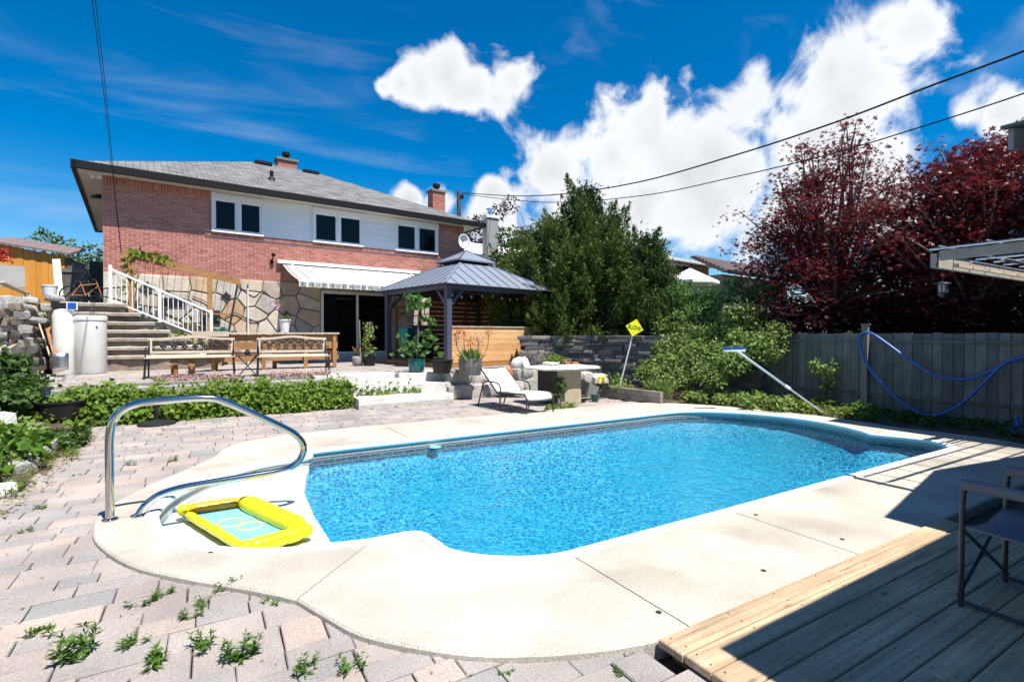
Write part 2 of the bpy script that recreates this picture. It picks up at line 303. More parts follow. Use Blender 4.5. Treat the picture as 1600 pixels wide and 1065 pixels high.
def water_material():
    m = bpy.data.materials.new('pool_water'); m.use_nodes = True; N = m.node_tree.nodes; L = m.node_tree.links; N.remove(N['Principled BSDF'])
    g = N.new('ShaderNodeNewGeometry')
    hs = []
    for s, det in ((3.2, 3), (11, 3)):
        n = N.new('ShaderNodeTexNoise'); n.inputs['Scale'].default_value = s; n.inputs['Detail'].default_value = det; n.inputs['Distortion'].default_value = .5
        L.new(g.outputs['Position'], n.inputs['Vector']); hs.append(n.outputs['Fac'])
    a = N.new('ShaderNodeMath'); a.operation = 'MULTIPLY_ADD'; a.inputs[1].default_value = .35; L.new(hs[1], a.inputs[0]); L.new(hs[0], a.inputs[2])
    bp = N.new('ShaderNodeBump'); bp.inputs['Distance'].default_value = .026; L.new(a.outputs[0], bp.inputs['Height'])
    t = N.new('ShaderNodeBsdfTransparent'); t.inputs['Color'].default_value = (.90,.985,1,1)
    gl = N.new('ShaderNodeBsdfGlossy'); gl.inputs['Roughness'].default_value = .03; L.new(bp.outputs[0], gl.inputs['Normal'])
    f = N.new('ShaderNodeFresnel'); f.inputs['IOR'].default_value = 1.33; L.new(bp.outputs[0], f.inputs['Normal'])
    mx = N.new('ShaderNodeMixShader'); L.new(f.outputs[0], mx.inputs[0]); L.new(t.outputs[0], mx.inputs[1]); L.new(gl.outputs[0], mx.inputs[2])
    L.new(mx.outputs[0], N['Material Output'].inputs['Surface'])
    return m
M['water'] = water_material()

def stripes_material():
    m = bpy.data.materials.new('striped_canvas'); m.use_nodes = True; N = m.node_tree.nodes; L = m.node_tree.links; b = N['Principled BSDF']; b.inputs['Roughness'].default_value = .9
    t = N.new('ShaderNodeTexCoord'); w = N.new('ShaderNodeTexWave'); w.inputs['Scale'].default_value = 1.05; w.inputs['Distortion'].default_value = 0
    L.new(t.outputs['Object'], w.inputs['Vector'])
    r = N.new('ShaderNodeValToRGB'); r.color_ramp.interpolation = 'CONSTANT'; e = r.color_ramp.elements
    e[0].color = (.66,.66,.64,1); e[1].position = .72; e[1].color = (.36,.36,.35,1); q = e.new(.84); q.color = (.60,.60,.58,1); q = e.new(.93); q.color = (.40,.40,.39,1)
    L.new(w.outputs['Fac'], r.inputs[0]); L.new(r.outputs[0], b.inputs['Base Color'])
    tr = N.new('ShaderNodeBsdfTranslucent'); L.new(r.outputs[0], tr.inputs[0]); mx = N.new('ShaderNodeMixShader'); mx.inputs[0].default_value = .12
    L.new(b.outputs[0], mx.inputs[1]); L.new(tr.outputs[0], mx.inputs[2]); L.new(mx.outputs[0], N['Material Output'].inputs['Surface'])
    return m
M['awning'] = stripes_material()

# ------------------------------------------------------------------ builders
class MB:
    def __init__(s): s.v = []; s.f = []
    def add(s, vs, fs):
        k = len(s.v); s.v += [tuple(map(float, q)) for q in vs]; s.f += [tuple(i + k for i in q) for q in fs]; return s
    def bx(s, x0, x1, y0, y1, z0, z1):
        return s.add([(x0,y0,z0),(x1,y0,z0),(x1,y1,z0),(x0,y1,z0),(x0,y0,z1),(x1,y0,z1),(x1,y1,z1),(x0,y1,z1)],
                     [(3,2,1,0),(4,5,6,7),(0,1,5,4),(1,2,6,5),(2,3,7,6),(3,0,4,7)])
    def cbx(s, x0, x1, y0, y1, z0, z1, c=.006):   # top edges chamfered
        a = [(x0,y0,z0),(x1,y0,z0),(x1,y1,z0),(x0,y1,z0)]; b = [(p[0],p[1],z1-c) for p in a]
        t = [(x0+c,y0+c,z1),(x1-c,y0+c,z1),(x1-c,y1-c,z1),(x0+c,y1-c,z1)]
        fs = [(8,9,10,11)]
        for i in range(4):
            j = (i + 1) % 4; fs += [(i,j,j+4,i+4),(i+4,j+4,j+8,i+8)]
        return s.add(a + b + t, fs)
    def beam(s, p, q, w, h, up=(0,0,1)):
        p = Vector(p); q = Vector(q); d = (q - p).normalized(); u = Vector(up)
        x = d.cross(u)
        if x.length < 1e-4: x = d.cross(Vector((1,0,0)))
        x.normalize(); u = x.cross(d)
        vs = []
        for e in (p, q):
            for sx, sz in ((-1,-1),(1,-1),(1,1),(-1,1)): vs.append(e + x * (w/2*sx) + u * (h/2*sz))
        return s.add(vs, [(0,1,2,3),(7,6,5,4),(0,4,5,1),(1,5,6,2),(2,6,7,3),(3,7,4,0)])
    def tube(s, path, r, n=8, closed=False, rads=None):
        P = [Vector(p) for p in path]; k = len(P); rings = []
        prev = None
        for i in range(k):
            a = P[i-1] if (i > 0 or closed) else P[i]; b = P[(i+1) % k] if (i < k-1 or closed) else P[i]
            d = (b - a).normalized()
            if prev is None:
                x = d.orthogonal().normalized()
            else:
                x = (prev - d * prev.dot(d)); x = x.normalized() if x.length > 1e-6 else d.orthogonal().normalized()
            prev = x; y = d.cross(x); rr = rads[i] if rads else r
            rings.append([P[i] + (x * math.cos(2*math.pi*j/n) + y * math.sin(2*math.pi*j/n)) * rr for j in range(n)])
        vs = [q for g in rings for q in g]; fs = []
        for i in range(k if closed else k - 1):
            i2 = (i + 1) % k
            for j in range(n):
                j2 = (j + 1) % n; fs.append((i*n+j, i*n+j2, i2*n+j2, i2*n+j))
        if not closed: fs += [tuple(range(n))[::-1], tuple((k-1)*n + j for j in range(n))]
        return s.add(vs, fs)
    def lathe(s, prof, n=20, c=(0,0,0)):
        vs = []; fs = []
        for r, z in prof:
            for j in range(n): a = 2*math.pi*j/n; vs.append((c[0] + r*math.cos(a), c[1] + r*math.sin(a), c[2] + z))
        for i in range(len(prof) - 1):
            for j in range(n): j2 = (j+1) % n; fs.append((i*n+j, i*n+j2, (i+1)*n+j2, (i+1)*n+j))
        fs += [tuple(range(n))[::-1], tuple((len(prof)-1)*n + j for j in range(n))]
        return s.add(vs, fs)
    def prism(s, poly, z0, z1):
        n = len(poly); vs = [(p[0],p[1],z0) for p in poly] + [(p[0],p[1],z1) for p in poly]
        return s.add(vs, [tuple(range(n))[::-1], tuple(range(n, 2*n))] + [(i, (i+1) % n, (i+1) % n + n, i + n) for i in range(n)])
    def quad(s, a, b, c, d): return s.add([a,b,c,d], [(0,1,2,3)])
    def mesh(s, name, smooth=None):
        me = bpy.data.meshes.new(name); me.from_pydata(s.v, [], s.f); me.update()
        bm = bmesh.new(); bm.from_mesh(me); bmesh.ops.recalc_face_normals(bm, faces=bm.faces); bm.to_mesh(me); bm.free()
        if smooth is not None:
            me.shade_smooth(); me.set_sharp_from_angle(angle=R(smooth))
        return me
    def build(s, name, material, parent=None, off=(0,0,0), smooth=None):
        if any(off): s.v = [(a-off[0], b-off[1], c-off[2]) for a, b, c in s.v]
        return link(name, s.mesh(name, smooth), material, parent)
def link(name, me, material=None, parent=None, loc=None, rot=None, scale=None):
    o = bpy.data.objects.new(name, me); COL.objects.link(o)
    if material is not None and not me.materials: me.materials.append(M[material] if isinstance(material, str) else material)
    if parent: o.parent = parent
    if loc is not None: o.location = tuple(map(float, loc))
    if rot is not None: o.rotation_euler = rot
    if scale is not None: o.scale = scale
    return o
def tag(o, label, cat, group=None, kind=None):
    if label: o['label'] = label
    if cat: o['category'] = cat
    if group: o['group'] = group
    if kind: o['kind'] = kind
    return o
def thing(name, label, cat, loc=(0,0,0), rz=0.0, group=None):
    o = bpy.data.objects.new(name, None); COL.objects.link(o); o.location = tuple(map(float, loc)); o.rotation_euler = (0,0,rz)
    o.empty_display_size = .2
    return tag(o, label, cat, group)
def struct(o): o['kind'] = 'structure'; return o
def stuff(o): o['kind'] = 'stuff'; return o
def copy_tree(o, parent=None):
    c = o.copy(); COL.objects.link(c)
    if parent: c.parent = parent
    for ch in list(o.children): copy_tree(ch, c)
    return c

# leaves: many small faces in one mesh
T_OVAL = (np.array([(0,0,0),(.32,.35,.06),(0,1,-.06),(-.32,.35,.06),(0,.45,-.02)]), [(0,1,4),(1,2,4),(2,3,4),(3,0,4)])
T_IVY = (np.array([(0,0,0),(.45,.1,.06),(.35,.5,.04),(0,1,-.08),(-.35,.5,.04),(-.45,.1,.06)]), [(0,1,2),(0,2,3),(0,3,4),(0,4,5)])
T_BLADE = (np.array([(-.11,0,0),(.11,0,0),(0,1,0)]), [(0,1,2)])
T_LONG = (np.array([(0,0,0),(.11,.4,.03),(0,1,-.12),(-.11,.4,.03)]), [(0,1,2),(0,2,3)])
def _maple():
    v = []; f = []
    for a, l in ((-78,.62),(-38,.88),(0,1.0),(38,.88),(78,.62)):
        a = R(a); d = np.array([math.sin(a), math.cos(a), 0]); n = np.array([d[1], -d[0], 0]); k = len(v)
        v += [np.array([0,0,0]), d*l*.45 + n*.12 + np.array([0,0,.03]), d*l + np.array([0,0,-.07]), d*l*.45 - n*.12 + np.array([0,0,.03])]
        f += [(k,k+1,k+2),(k,k+2,k+3)]
    v = np.array(v); return v, f
T_MAPLE = _maple()
def leafmesh(name, P, D, Nn, size, tmpl, material, parent=None, off=(0,0,0)):
    P = np.asarray(P, float) - np.array(off); n = len(P)
    D = D / np.maximum(np.linalg.norm(D, axis=1, keepdims=True), 1e-6)
    X = np.cross(D, Nn); X /= np.maximum(np.linalg.norm(X, axis=1, keepdims=True), 1e-6); Z = np.cross(X, D)
    tv, tf = tmpl; k = len(tv); tf = np.array(tf); S = np.broadcast_to(np.asarray(size, float), (n,))[:, None, None]
    V = P[:, None, :] + S * (tv[None,:,0:1]*X[:,None,:] + tv[None,:,1:2]*D[:,None,:] + tv[None,:,2:3]*Z[:,None,:])
    F = (tf[None] + (np.arange(n) * k)[:, None, None]).reshape(-1, 3)
    me = bpy.data.meshes.new(name); me.vertices.add(n*k); me.vertices.foreach_set('co', V.reshape(-1).astype(np.float32))
    me.loops.add(F.size); me.loops.foreach_set('vertex_index', F.reshape(-1).astype(np.int32))
    me.polygons.add(len(F)); me.polygons.foreach_set('loop_start', (np.arange(len(F))*3).astype(np.int32))
    me.update(calc_edges=True)
    return link(name, me, material, parent)
def rdir(n): v = rng.normal(size=(n,3)); return v / np.linalg.norm(v, axis=1, keepdims=True)
def clumps(centres, radii, per, squash=(1,1,1), shell=.5):
    """leaf points round clump centres, denser towards the outside of each clump"""
    C = np.repeat(np.asarray(centres, float), per, axis=0); r = np.repeat(np.asarray(radii, float), per)
    d = rdir(len(C)); u = rng.random(len(C)); rr = r * (shell + (1 - shell) * u) * 1.0
    return C + d * rr[:, None] * np.array(squash), d
# stones: a few rounded, knocked-about blocks shared by many objects
def rock_mesh(seed, jit=.12, roundness=.55, cuts=2):
    bm = bmesh.new(); bmesh.ops.create_cube(bm, size=1.0); bmesh.ops.subdivide_edges(bm, edges=bm.edges, cuts=cuts, use_grid_fill=True)
    rr = random.Random(seed)
    for v in bm.verts:
        c = v.co.copy(); sph = c.normalized() * .55
        v.co = c.lerp(sph, roundness) + Vector((rr.uniform(-1,1), rr.uniform(-1,1), rr.uniform(-1,1))) * jit * .5
    me = bpy.data.meshes.new('stone'); bm.to_mesh(me); bm.free(); me.shade_smooth(); me.set_sharp_from_angle(angle=R(38)); return me
ROCKS = [rock_mesh(i, .16, .5, 1) for i in range(8)]
ROUND = [rock_mesh(40+i, .10, .62, 2) for i in range(6)]
FLAT = [rock_mesh(80+i, .12, .22, 1) for i in range(8)]
def rock_variant(lst, material):
    key = (id(lst), material)
    if key not in _rv:
        out = []
        for me in lst:
            q = me.copy(); q.materials.append(M[material]); out.append(q)
        _rv[key] = out
    return random.choice(_rv[key])
_rv = {}
def stone(name, lst, material, loc, size, rz=None, parent=None, tilt=.08):
    return link(name, rock_variant(lst, material), None, parent, loc, (random.uniform(-tilt,tilt), random.uniform(-tilt,tilt), random.uniform(0,6.28) if rz is None else rz), size)
def fillpoly(poly, holes=()):
    bm = bmesh.new(); es = []
    for loop in (poly, *holes):
        vs = [bm.verts.new((p[0], p[1], 0)) for p in loop]
        es += [bm.edges.new((vs[i], vs[(i+1) % len(vs)])) for i in range(len(vs))]
    bmesh.ops.triangle_fill(bm, edges=es, use_beauty=True, use_dissolve=False)
    bmesh.ops.recalc_face_normals(bm, faces=bm.faces)
    me = bpy.data.meshes.new('sheet'); bm.to_mesh(me); bm.free()
    if len(me.polygons) and me.polygons[0].normal.z < 0: me.flip_normals()
    return me
def inpoly(x, y, poly):
    c = False; n = len(poly)
    for i in range(n):
        x1, y1 = poly[i]; x2, y2 = poly[(i+1) % n]
        if (y1 > y) != (y2 > y) and x < (x2-x1)*(y-y1)/(y2-y1)+x1: c = not c
    return c
def smoothline(pts, n=6, closed=False):                  # Catmull-Rom
    P = [Vector(p) for p in pts]; k = len(P); out = []
    for i in range(k if closed else k-1):
        g = lambda j: P[j % k] if closed else P[max(0, min(k-1, j))]
        p0, p1, p2, p3 = g(i-1), g(i), g(i+1), g(i+2)
        for j in range(n):
            t = j/n; out.append(.5*((2*p1)+(p2-p0)*t+(2*p0-5*p1+4*p2-p3)*t*t+(3*p1-p0-3*p2+p3)*t**3))
    if not closed: out.append(P[-1])
    return out
# ------------------------------------------------------------------ ground, pool, paving
SLABS = [([(2.045,2.72),(3.68,2.72)], [(2.045,1.72),(3.68,1.72)]), ([(3.68,2.72),(5.6,2.74)], [(3.68,1.72),(5.6,1.72)]), ([(5.6,2.74),(7.3,2.745)], [(5.6,1.72),(7.3,1.72)]),
    ([(7.3,2.745),(8.05,2.75),(8.3,2.85),(8.46,3.05),(8.47,3.3),(8.36,3.6),(8.3,3.75)], [(7.3,1.72),(8.4,1.78),(9.0,2.0),(9.35,2.6),(9.35,3.2),(9.3,3.6),(9.25,3.75)]),
    ([(8.3,3.75),(8.5,4.05),(8.68,4.5),(8.76,5.0),(8.68,5.5),(8.5,5.95)], [(9.25,3.75),(9.3,4.1),(9.35,4.5),(9.35,5.0),(9.28,5.5),(9.15,6.0)]),
    ([(8.5,5.95),(8.25,6.3),(7.95,6.55),(7.5,6.7),(6.6,6.705)], [(9.15,6.0),(8.85,6.9),(8.3,7.65),(7.6,8.02),(6.6,8.05)]),
    ([(6.6,6.705),(4.5,6.71)], [(6.6,8.05),(4.5,8.1)]), ([(4.5,6.71),(2.4,6.715)], [(4.5,8.1),(2.4,8.12)]),
    ([(2.4,6.715),(1.2,6.72),(1.06,6.6),(1.02,6.45),(.7,6.42)], [(2.4,8.12),(1.2,8.05),(.55,7.88),(.2,7.55),(.05,7.0)]),
    ([(.7,6.42),(.4,6.3),(0,5.98),(-.28,5.5),(-.38,5.0)], [(.05,7.0),(-.22,6.5),(-.5,6.0),(-.72,5.5),(-.78,5.1)]),
    ([(-.38,5.0),(-.3,4.55),(-.05,4.1),(.35,3.78),(.88,3.62),(1.0,3.6)], [(-.78,5.1),(-.7,4.6),(-.45,4.02),(-.16,3.64),(.22,3.23),(.41,3.0)]),
    ([(1.0,3.6),(1.3,3.57),(1.36,3.35),(1.38,3.17),(1.5,2.99),(1.69,2.84),(1.88,2.75),(2.045,2.72)], [(.41,3.0),(.5,2.77),(.62,2.5),(.82,2.26),(1.07,2.04),(1.43,1.85),(1.8,1.73),(2.045,1.72)])]
POOL = []                                         # the water's edge, smoothed
for inn, _ in SLABS: POOL += [(p.x, p.y) for p in smoothline([(q[0],q[1],0) for q in inn], 4)][:-1]
def offset(poly, d):                              # outward for d > 0 (poly counter-clockwise)
    out = []; n = len(poly)
    for i in range(n):
        a, b, c = Vector(poly[i-1]), Vector(poly[i]), Vector(poly[(i+1) % n])
        n1 = Vector(((b-a).y, -(b-a).x)).normalized(); n2 = Vector(((c-b).y, -(c-b).x)).normalized()
        m = (n1 + n2).normalized(); k = d / max(.6, m.dot(n1)); out.append(tuple(b + m * k))
    return out
hole = offset(POOL, .06)
me = fillpoly([(-900,-300),(900,-300),(900,1500),(-900,1500)], [hole])
me.transform(Matrix.Translation((0,0,-.11)))
struct(link('ground', me, 'bed'))

pool = thing('swimming_pool', 'blue in-ground swimming pool with rounded ends and a pale concrete surround', 'swimming pool', (4.6,4.7,0))
PO = (4.6,4.7,0)
def wallband(poly, z0, z1, name, m):
    b = MB(); n = len(poly)
    b.add([(p[0],p[1],z0) for p in poly] + [(p[0],p[1],z1) for p in poly], [((i+1) % n, i, i+n, (i+1) % n + n) for i in range(n)])
    return b.build(name, m, pool, PO)
def openband(poly, z0, z1, name, m):
    b = MB(); n = len(poly)
    b.add([(p[0],p[1],z0) for p in poly] + [(p[0],p[1],z1) for p in poly], [(i+1, i, i+n, i+1+n) for i in range(n-1)])
    return b.build(name, m, pool, PO)
PW = offset(POOL, .004)
lobe = [i for i, p in enumerate(PW) if p[0] < 1.03 and 3.56 < p[1] < 6.46]
i0, i1 = lobe[0], lobe[-1]
openband(PW[i1:] + PW[:i0+1], -.21, -.004, 'waterline_border', 'tileband')
openband(PW[i0:i1+1], -.21, -.004, 'step_surround', 'fibreglass')
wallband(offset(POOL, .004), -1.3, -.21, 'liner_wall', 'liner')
def edge_dist(x, y):
    q = np.array(POOL); r = np.roll(q, -1, axis=0); d = r - q; t = np.clip(((np.array([x,y])-q)*d).sum(1)/(d*d).sum(1), 0, 1); return float(np.min(np.hypot(*(q+d*t[:,None]-[x,y]).T)))
b = MB(); NX, NY = 86, 46                          # bowl-shaped floor, deeper towards the far right end
xs = np.linspace(.72, 9.0, NX); ys = np.linspace(2.5, 6.95, NY)
def zf(x, y):
    d = edge_dist(x, y) if inpoly(x, y, POOL) else 0
    if x < 1.1 and 3.6 < y < 6.4: d = max(d, x - .72)
    return -.22 - (.34 + .22*min(1, max(0, (x-3)/4))) * (1 - math.exp(-d/.62))
b.add([(x, y, zf(x, y)) for x in xs for y in ys], [(i*NY+j, (i+1)*NY+j, (i+1)*NY+j+1, i*NY+j+1) for i in range(NX-1) for j in range(NY-1)])
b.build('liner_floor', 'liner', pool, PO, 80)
LOBE = [(.86,3.62),(.80,4.1),(.79,4.75),(.82,5.5),(1.0,6.45),(.7,6.43),(.4,6.31),(0,5.99),(-.28,5.5),(-.38,5.0),(-.3,4.55),(-.05,4.1),(.35,3.78)]
MB().prism(LOBE, -.6, -.150).build('entry_step', 'fibreglass', pool, PO)
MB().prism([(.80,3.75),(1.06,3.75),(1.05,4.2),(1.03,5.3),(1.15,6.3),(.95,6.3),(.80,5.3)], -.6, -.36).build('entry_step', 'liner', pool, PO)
OUTER = []
for inn, out in SLABS:
    OUTER += out[:-1]
    P = smoothline([(p[0],p[1],0) for p in inn], 4); Q = smoothline([(p[0],p[1],0) for p in out], 4)
    g = .004                                       # open joint between slabs
    for L_ in (P, Q):
        L_[0] = L_[0] + (L_[1]-L_[0]).normalized()*g; L_[-1] = L_[-1] + (L_[-2]-L_[-1]).normalized()*g
    n = len(P); rows = []
    for p, q in zip(P, Q):
        d = (q - p).normalized()
        rows.append([p + Vector((0,0,-.10)), p + Vector((0,0,-.006)), p + d*.006, q - d*.012, q + Vector((0,0,-.012)), q + Vector((0,0,-.10))])
    vs = [x for r_ in rows for x in r_]; fs = []
    for i in range(n-1):
        for j in range(5): fs.append((i*6+j, i*6+j+1, (i+1)*6+j+1, (i+1)*6+j))
    fs += [tuple(range(6)), tuple((n-1)*6+j for j in range(6))]
    b = MB(); b.add(vs, fs); b.build('coping_slab', 'coping', pool, PO)
lips = [(offset(POOL, d), z) for d, z in ((-.004,-.05),(-.022,-.03),(-.024,-.005),(-.010,.010),(.05,.013),(.068,.007),(.07,-.01))]
b = MB(); n = len(POOL)
b.add([(p[0],p[1],z) for L_, z in lips for p in L_], [(k*n+i, k*n+(i+1) % n, (k+1)*n+(i+1) % n, (k+1)*n+i) for k in range(6) for i in range(n)])
b.build('coping_lip', 'lip', pool, PO, 60)
for px, py in ((1181,804),(1193,891),(1029,956),(1316,842),(330,862)):
    q = on_z(px,py,0); MB().lathe([(.016,-.01),(.016,.0025),(.012,.004)], 12, (q[0],q[1],0)).build('deck_anchor', 'graphite', pool, PO)
wm = fillpoly(offset(POOL, .003)); wm.transform(Matrix.Translation((0,0,-.125)))
struct(link('water', wm, 'water'))

# pavers: uneven rows of mixed sizes, the nearest 300 one by one
patio = struct(thing('lower_patio', None, None, (0,6,0)))
PAVE = [(-2.55,.3),(1.80,.3),(1.80,2.2),(8.1,2.2),(8.1,9.3),(6.2,10.9),(-2.1,10.9),(-1.65,9.0),(-1.6,7.4),(-2.2,6.2),(-2.6,5.0)]
cin = offset(OUTER, -.22)
pav = []; y = .3; pr = random.Random(3)
while y < 10.9:
    h = pr.choice((.15,.20,.20,.25,.30)); x = -2.7 + pr.uniform(0,.2)
    while x < 8.2:
        w_ = pr.choice((.20,.25,.30,.38,.42))
        cx, cy = x + w_/2, y + h/2
        if inpoly(cx, cy, PAVE) and not inpoly(cx, cy, cin):
            if h > .25 and w_ < .3 and pr.random() < .6:
                pav += [(x, x+w_, y, y+.14), (x, x+w_, y+.14, y+h)]
            else: pav.append((x, x+w_, y, y+h))
        x += w_
    y += h
def front(p):                                      # how large it shows: near and in view first
    cx, cy = (p[0]+p[1])/2, (p[2]+p[3])/2; Z = cx*.51 + cy*.86; X = cx*.86 - cy*.51
    if inpoly(cx, cy, offset(OUTER, -.02)): return 50 + Z
    return Z + (30 if abs(X) > Z*1.03 or Z < 1.9 else 0)
pav.sort(key=front)
def paver(b, p, off=(0,0,0)):
    g = .003; dz = pr.uniform(-.004,.003); t = pr.uniform(-.003,.003)
    x0, x1, y0, y1 = p[0]+g, p[1]-g, p[2]+g, p[3]-g; j = lambda: pr.uniform(-.003,.003)
    a = [(x0+j(),y0+j()),(x1+j(),y0+j()),(x1+j(),y1+j()),(x0+j(),y1+j())]; c = .005; z = -.035 + dz
    cx, cy = (x0+x1)/2, (y0+y1)/2
    ins = [(q[0] + c*(1 if q[0] < cx else -1), q[1] + c*(1 if q[1] < cy else -1)) for q in a]
    vs = [(q[0],q[1],-.10) for q in a] + [(q[0],q[1],z-.006) for q in a] + [(q[0],q[1],z + (t if k in (1,2) else -t)) for k, q in enumerate(ins)]
    fs = [(8,9,10,11)]
    for i in range(4): k = (i+1) % 4; fs += [(i,k,k+4,i+4),(i+4,k+4,k+8,i+8)]
    b.add([(v[0]-off[0], v[1]-off[1], v[2]-off[2]) for v in vs], fs)
for p in pav[:300]:
    b = MB(); c = ((p[0]+p[1])/2, (p[2]+p[3])/2, 0); paver(b, p, c); o = b.build('paver', 'paver', patio); o.location = (c[0], c[1]-6, 0)
b = MB()
for p in pav[300:]: paver(b, p)
stuff(b.build('far_pavers', 'paver', patio, (0,6,0)))

# raised ground: patio terrace, side yard, neighbour's ground
PZ = .55
struct(MB().prism([(-3.4,11.6),(2.3,11.6),(4.7,11.7),(8.2,12.3),(8.6,13.5),(14,14),(14,30),(-3.4,30)], -.3, PZ-.05).build('terrace', 'bed'))
up = struct(thing('upper_patio', None, None, (2,14,PZ))); b = MB(); y = 11.65
while y < 17.2:
    x = -3.2 + pr.uniform(0,.1)
    while x < 8.2:
        w_ = pr.choice((.2,.2,.3)); g = .004
        if y < 12.2 or not (x > 8): b.cbx(x+g, x+w_-g, y+g, y+.2-g, PZ-.06, PZ+pr.uniform(-.003,.003), .004)
        x += w_
    y += .2
stuff(b.build('patio_pavers', 'paver', up, (2,14,PZ)))
struct(MB().prism([(-60,11.0),(-3.5,11.0),(-3.5,15.2),(-3.35,16.4),(-2.55,16.6),(-2.55,40),(-60,40)], -.3, 2.02).build('side_yard', 'soil'))
struct(MB().prism([(9.0,12.6),(10.4,11.4),(11.0,9.2),(11.2,7.3),(10.9,7.15),(10.9,-6),(120,-6),(120,90),(8.9,90),(8.9,14)], -.3, .95).build('neighbour_ground', 'lawn'))
b = MB()                                           # planting bed on the left, rising to the rubble wall
bx_ = [-1.72,-2.0,-2.5,-3.0,-3.6,-5.5,-9]; bz = [-.06,.05,.16,.30,.5,.7,.9]; by = [4.9,5.6,6.5,7.5,8.5,9.5,10.4,11.3,12.2]
vs = [];
for j, yy in enumerate(by):
    for i, xx in enumerate(bx_):
        f = min(1, j/1.5); vs.append((xx + (.25 if 0 < j < 5 and i == 0 else 0) - (.8 if j == 0 else .4 if j == 1 else 0), yy, bz[i]*f + pr.uniform(-.02,.03) - (.05 if j == 0 else 0)))
b.add(vs, [(j*7+i, j*7+i+1, (j+1)*7+i+1, (j+1)*7+i) for j in range(8) for i in range(6)])
struct(b.build('planting_bed', 'soil', smooth=60))
b = MB(); b.add([(8.0,8.2,-.06),(9.2,6.6,-.06),(9.35,5.2,-.06),(9.35,3.0,-.06),(9.35,1.0,-.06),(10.9,1.0,.02),(10.9,7.2,.10),(10.6,9.0,.12),(8.6,11.9,.05),(8.1,9.4,-.03)], [(0,1,8,9),(1,2,6,7),(1,7,8),(2,3,5,6),(3,4,5)])
struct(b.build('fence_bed', 'soil'))

# ------------------------------------------------------------------ deck, cabana, pergola
deck = thing('wooden_deck', 'pale wooden deck beside the pool, partly in shade, with screwed boards', 'deck', (4.5,.6,.03))
DT = .016
k = 0; sc_ = MB(); yy = 1.712
while yy > -1.3:
    y0, y1 = yy - .139, yy
    segs = [(1.82 + pr.uniform(-.012,.012), 4.92 if k < 2 else 8.6)]
    if k == 5: segs = [(1.82, 2.62), (2.625, 8.6)]
    if k == 1: segs = [(1.83, 4.15), (4.155, 4.9)]
    for x0, x1 in segs:
        b = MB(); dz = pr.uniform(-.002,.002); b.cbx(x0, x1, y0, y1, -.024, DT+dz, .006); b.build('deck_board', 'deck', deck, (4.5,.6,.03))
        xx = x0 + .05
        while xx < min(x1, 5):
            for q in (.03,.11): sc_.lathe([(.0045,.0),(.0045,.0012)], 8, (xx + pr.uniform(-.012,.012), y0 + q, DT+dz+.0002))
            xx += .41
    yy -= .145; k += 1
stuff(sc_.build('deck_screws', 'ink', deck, (4.5,.6,.03)))
b = MB()
for x in (1.9,2.6,3.4,4.2,4.85): b.bx(x, x+.04, -1.3, 1.70, -.105, -.026)
for x in (5.6,6.4,7.2,8.0): b.bx(x, x+.04, -1.3, 1.40, -.105, -.026)
b.build('deck_joists', 'timber', deck, (4.5,.6,.03))

cab = thing('cabana', 'roofed wooden cabana over the deck, shading the boards', 'cabana', (6,-1.2,.03)); CO = (6,-1.2,.03)
b = MB(); b.prism([(2.36,-4.5),(9.6,-4.5),(9.6,.85),(8.7,.98),(7.0,1.22),(4.96,.81),(4.96,.40),(2.36,.36)], 2.5, 2.56); b.build('roof', 'shingle', cab, CO)
for x, y in ((2.6,-4.2),(9.3,-4.2),(9.3,.4),(6.0,-4.2)):
    MB().bx(x-.06, x+.06, y-.06, y+.06, DT+.003, 2.5).build('post', 'pergola', cab, CO)
MB().bx(2.4,9.5,-4.45,-4.35,DT-.1,2.49).build('back_wall', 'greywood', cab, CO)

pg = thing('pergola', 'grey timber pergola corner with rods laid across its beams, above the fence', 'pergola', (7.5,.9,0)); GO = (7.5,.9,0)
cz = 2.19
MB().beam((5.94,2.10,cz),(5.94,-.9,cz),.045,.09).build('beam', 'pergola', pg, GO)
MB().beam((5.90,2.14,cz-.045),(9.2,2.14,cz-.045),.045,.13).build('beam', 'pergola', pg, GO)
MB().beam((9.2,2.16,cz-.045),(9.2,-.9,cz-.045),.045,.13).build('beam', 'pergola', pg, GO)
MB().bx(9.13,9.23,2.06,2.11,-.05,2.08).build('post', 'pergola', pg, GO)
MB().bx(9.13,9.23,-.9,-.8,-.05,2.08).build('post', 'pergola', pg, GO)
MB().beam((5.93,1.98,cz-.105),(9.17,1.98,cz-.105),.03,.03).build('batten', 'palewood', pg, GO)
for i in range(9):
    x = 5.9 + i*.40
    MB().tube([(x, 2.17+.03*(i % 2), cz+.062), (x+.01, .9, cz+.062), (x, -.88, cz+.062)], .010, 6).build('rod', 'alu', pg, GO, 60)
for i in range(6):
    y = 2.08 - i*.34
    MB().tube([(5.86, y, cz+.082), (9.25, y+.02, cz+.082)], .008, 6).build('rod', 'alu', pg, GO, 60)
for i in range(8):
    y = 1.9 - i*.22
    MB().tube([(6.02, y, cz-.08), (9.16, y, cz-.08)], .014, 6).build('rod', 'alu', pg, GO, 60)
lt = thing('lantern', 'small dark hanging lantern below the pergola corner', 'lantern', (6.12,2.14,1.86)); LO = (6.12,2.14,1.86)
MB().lathe([(.005,.10),(.06,.085),(.065,.075),(.02,.07)], 12, LO).build('cap', 'graphite', lt, LO, 40)
MB().lathe([(.035,-.005),(.037,.072)], 12, LO).build('glass', 'lampglass', lt, LO, 40)
b = MB(); b.lathe([(.045,-.01),(.045,-.02),(.02,-.05),(.005,-.052)], 12, LO)
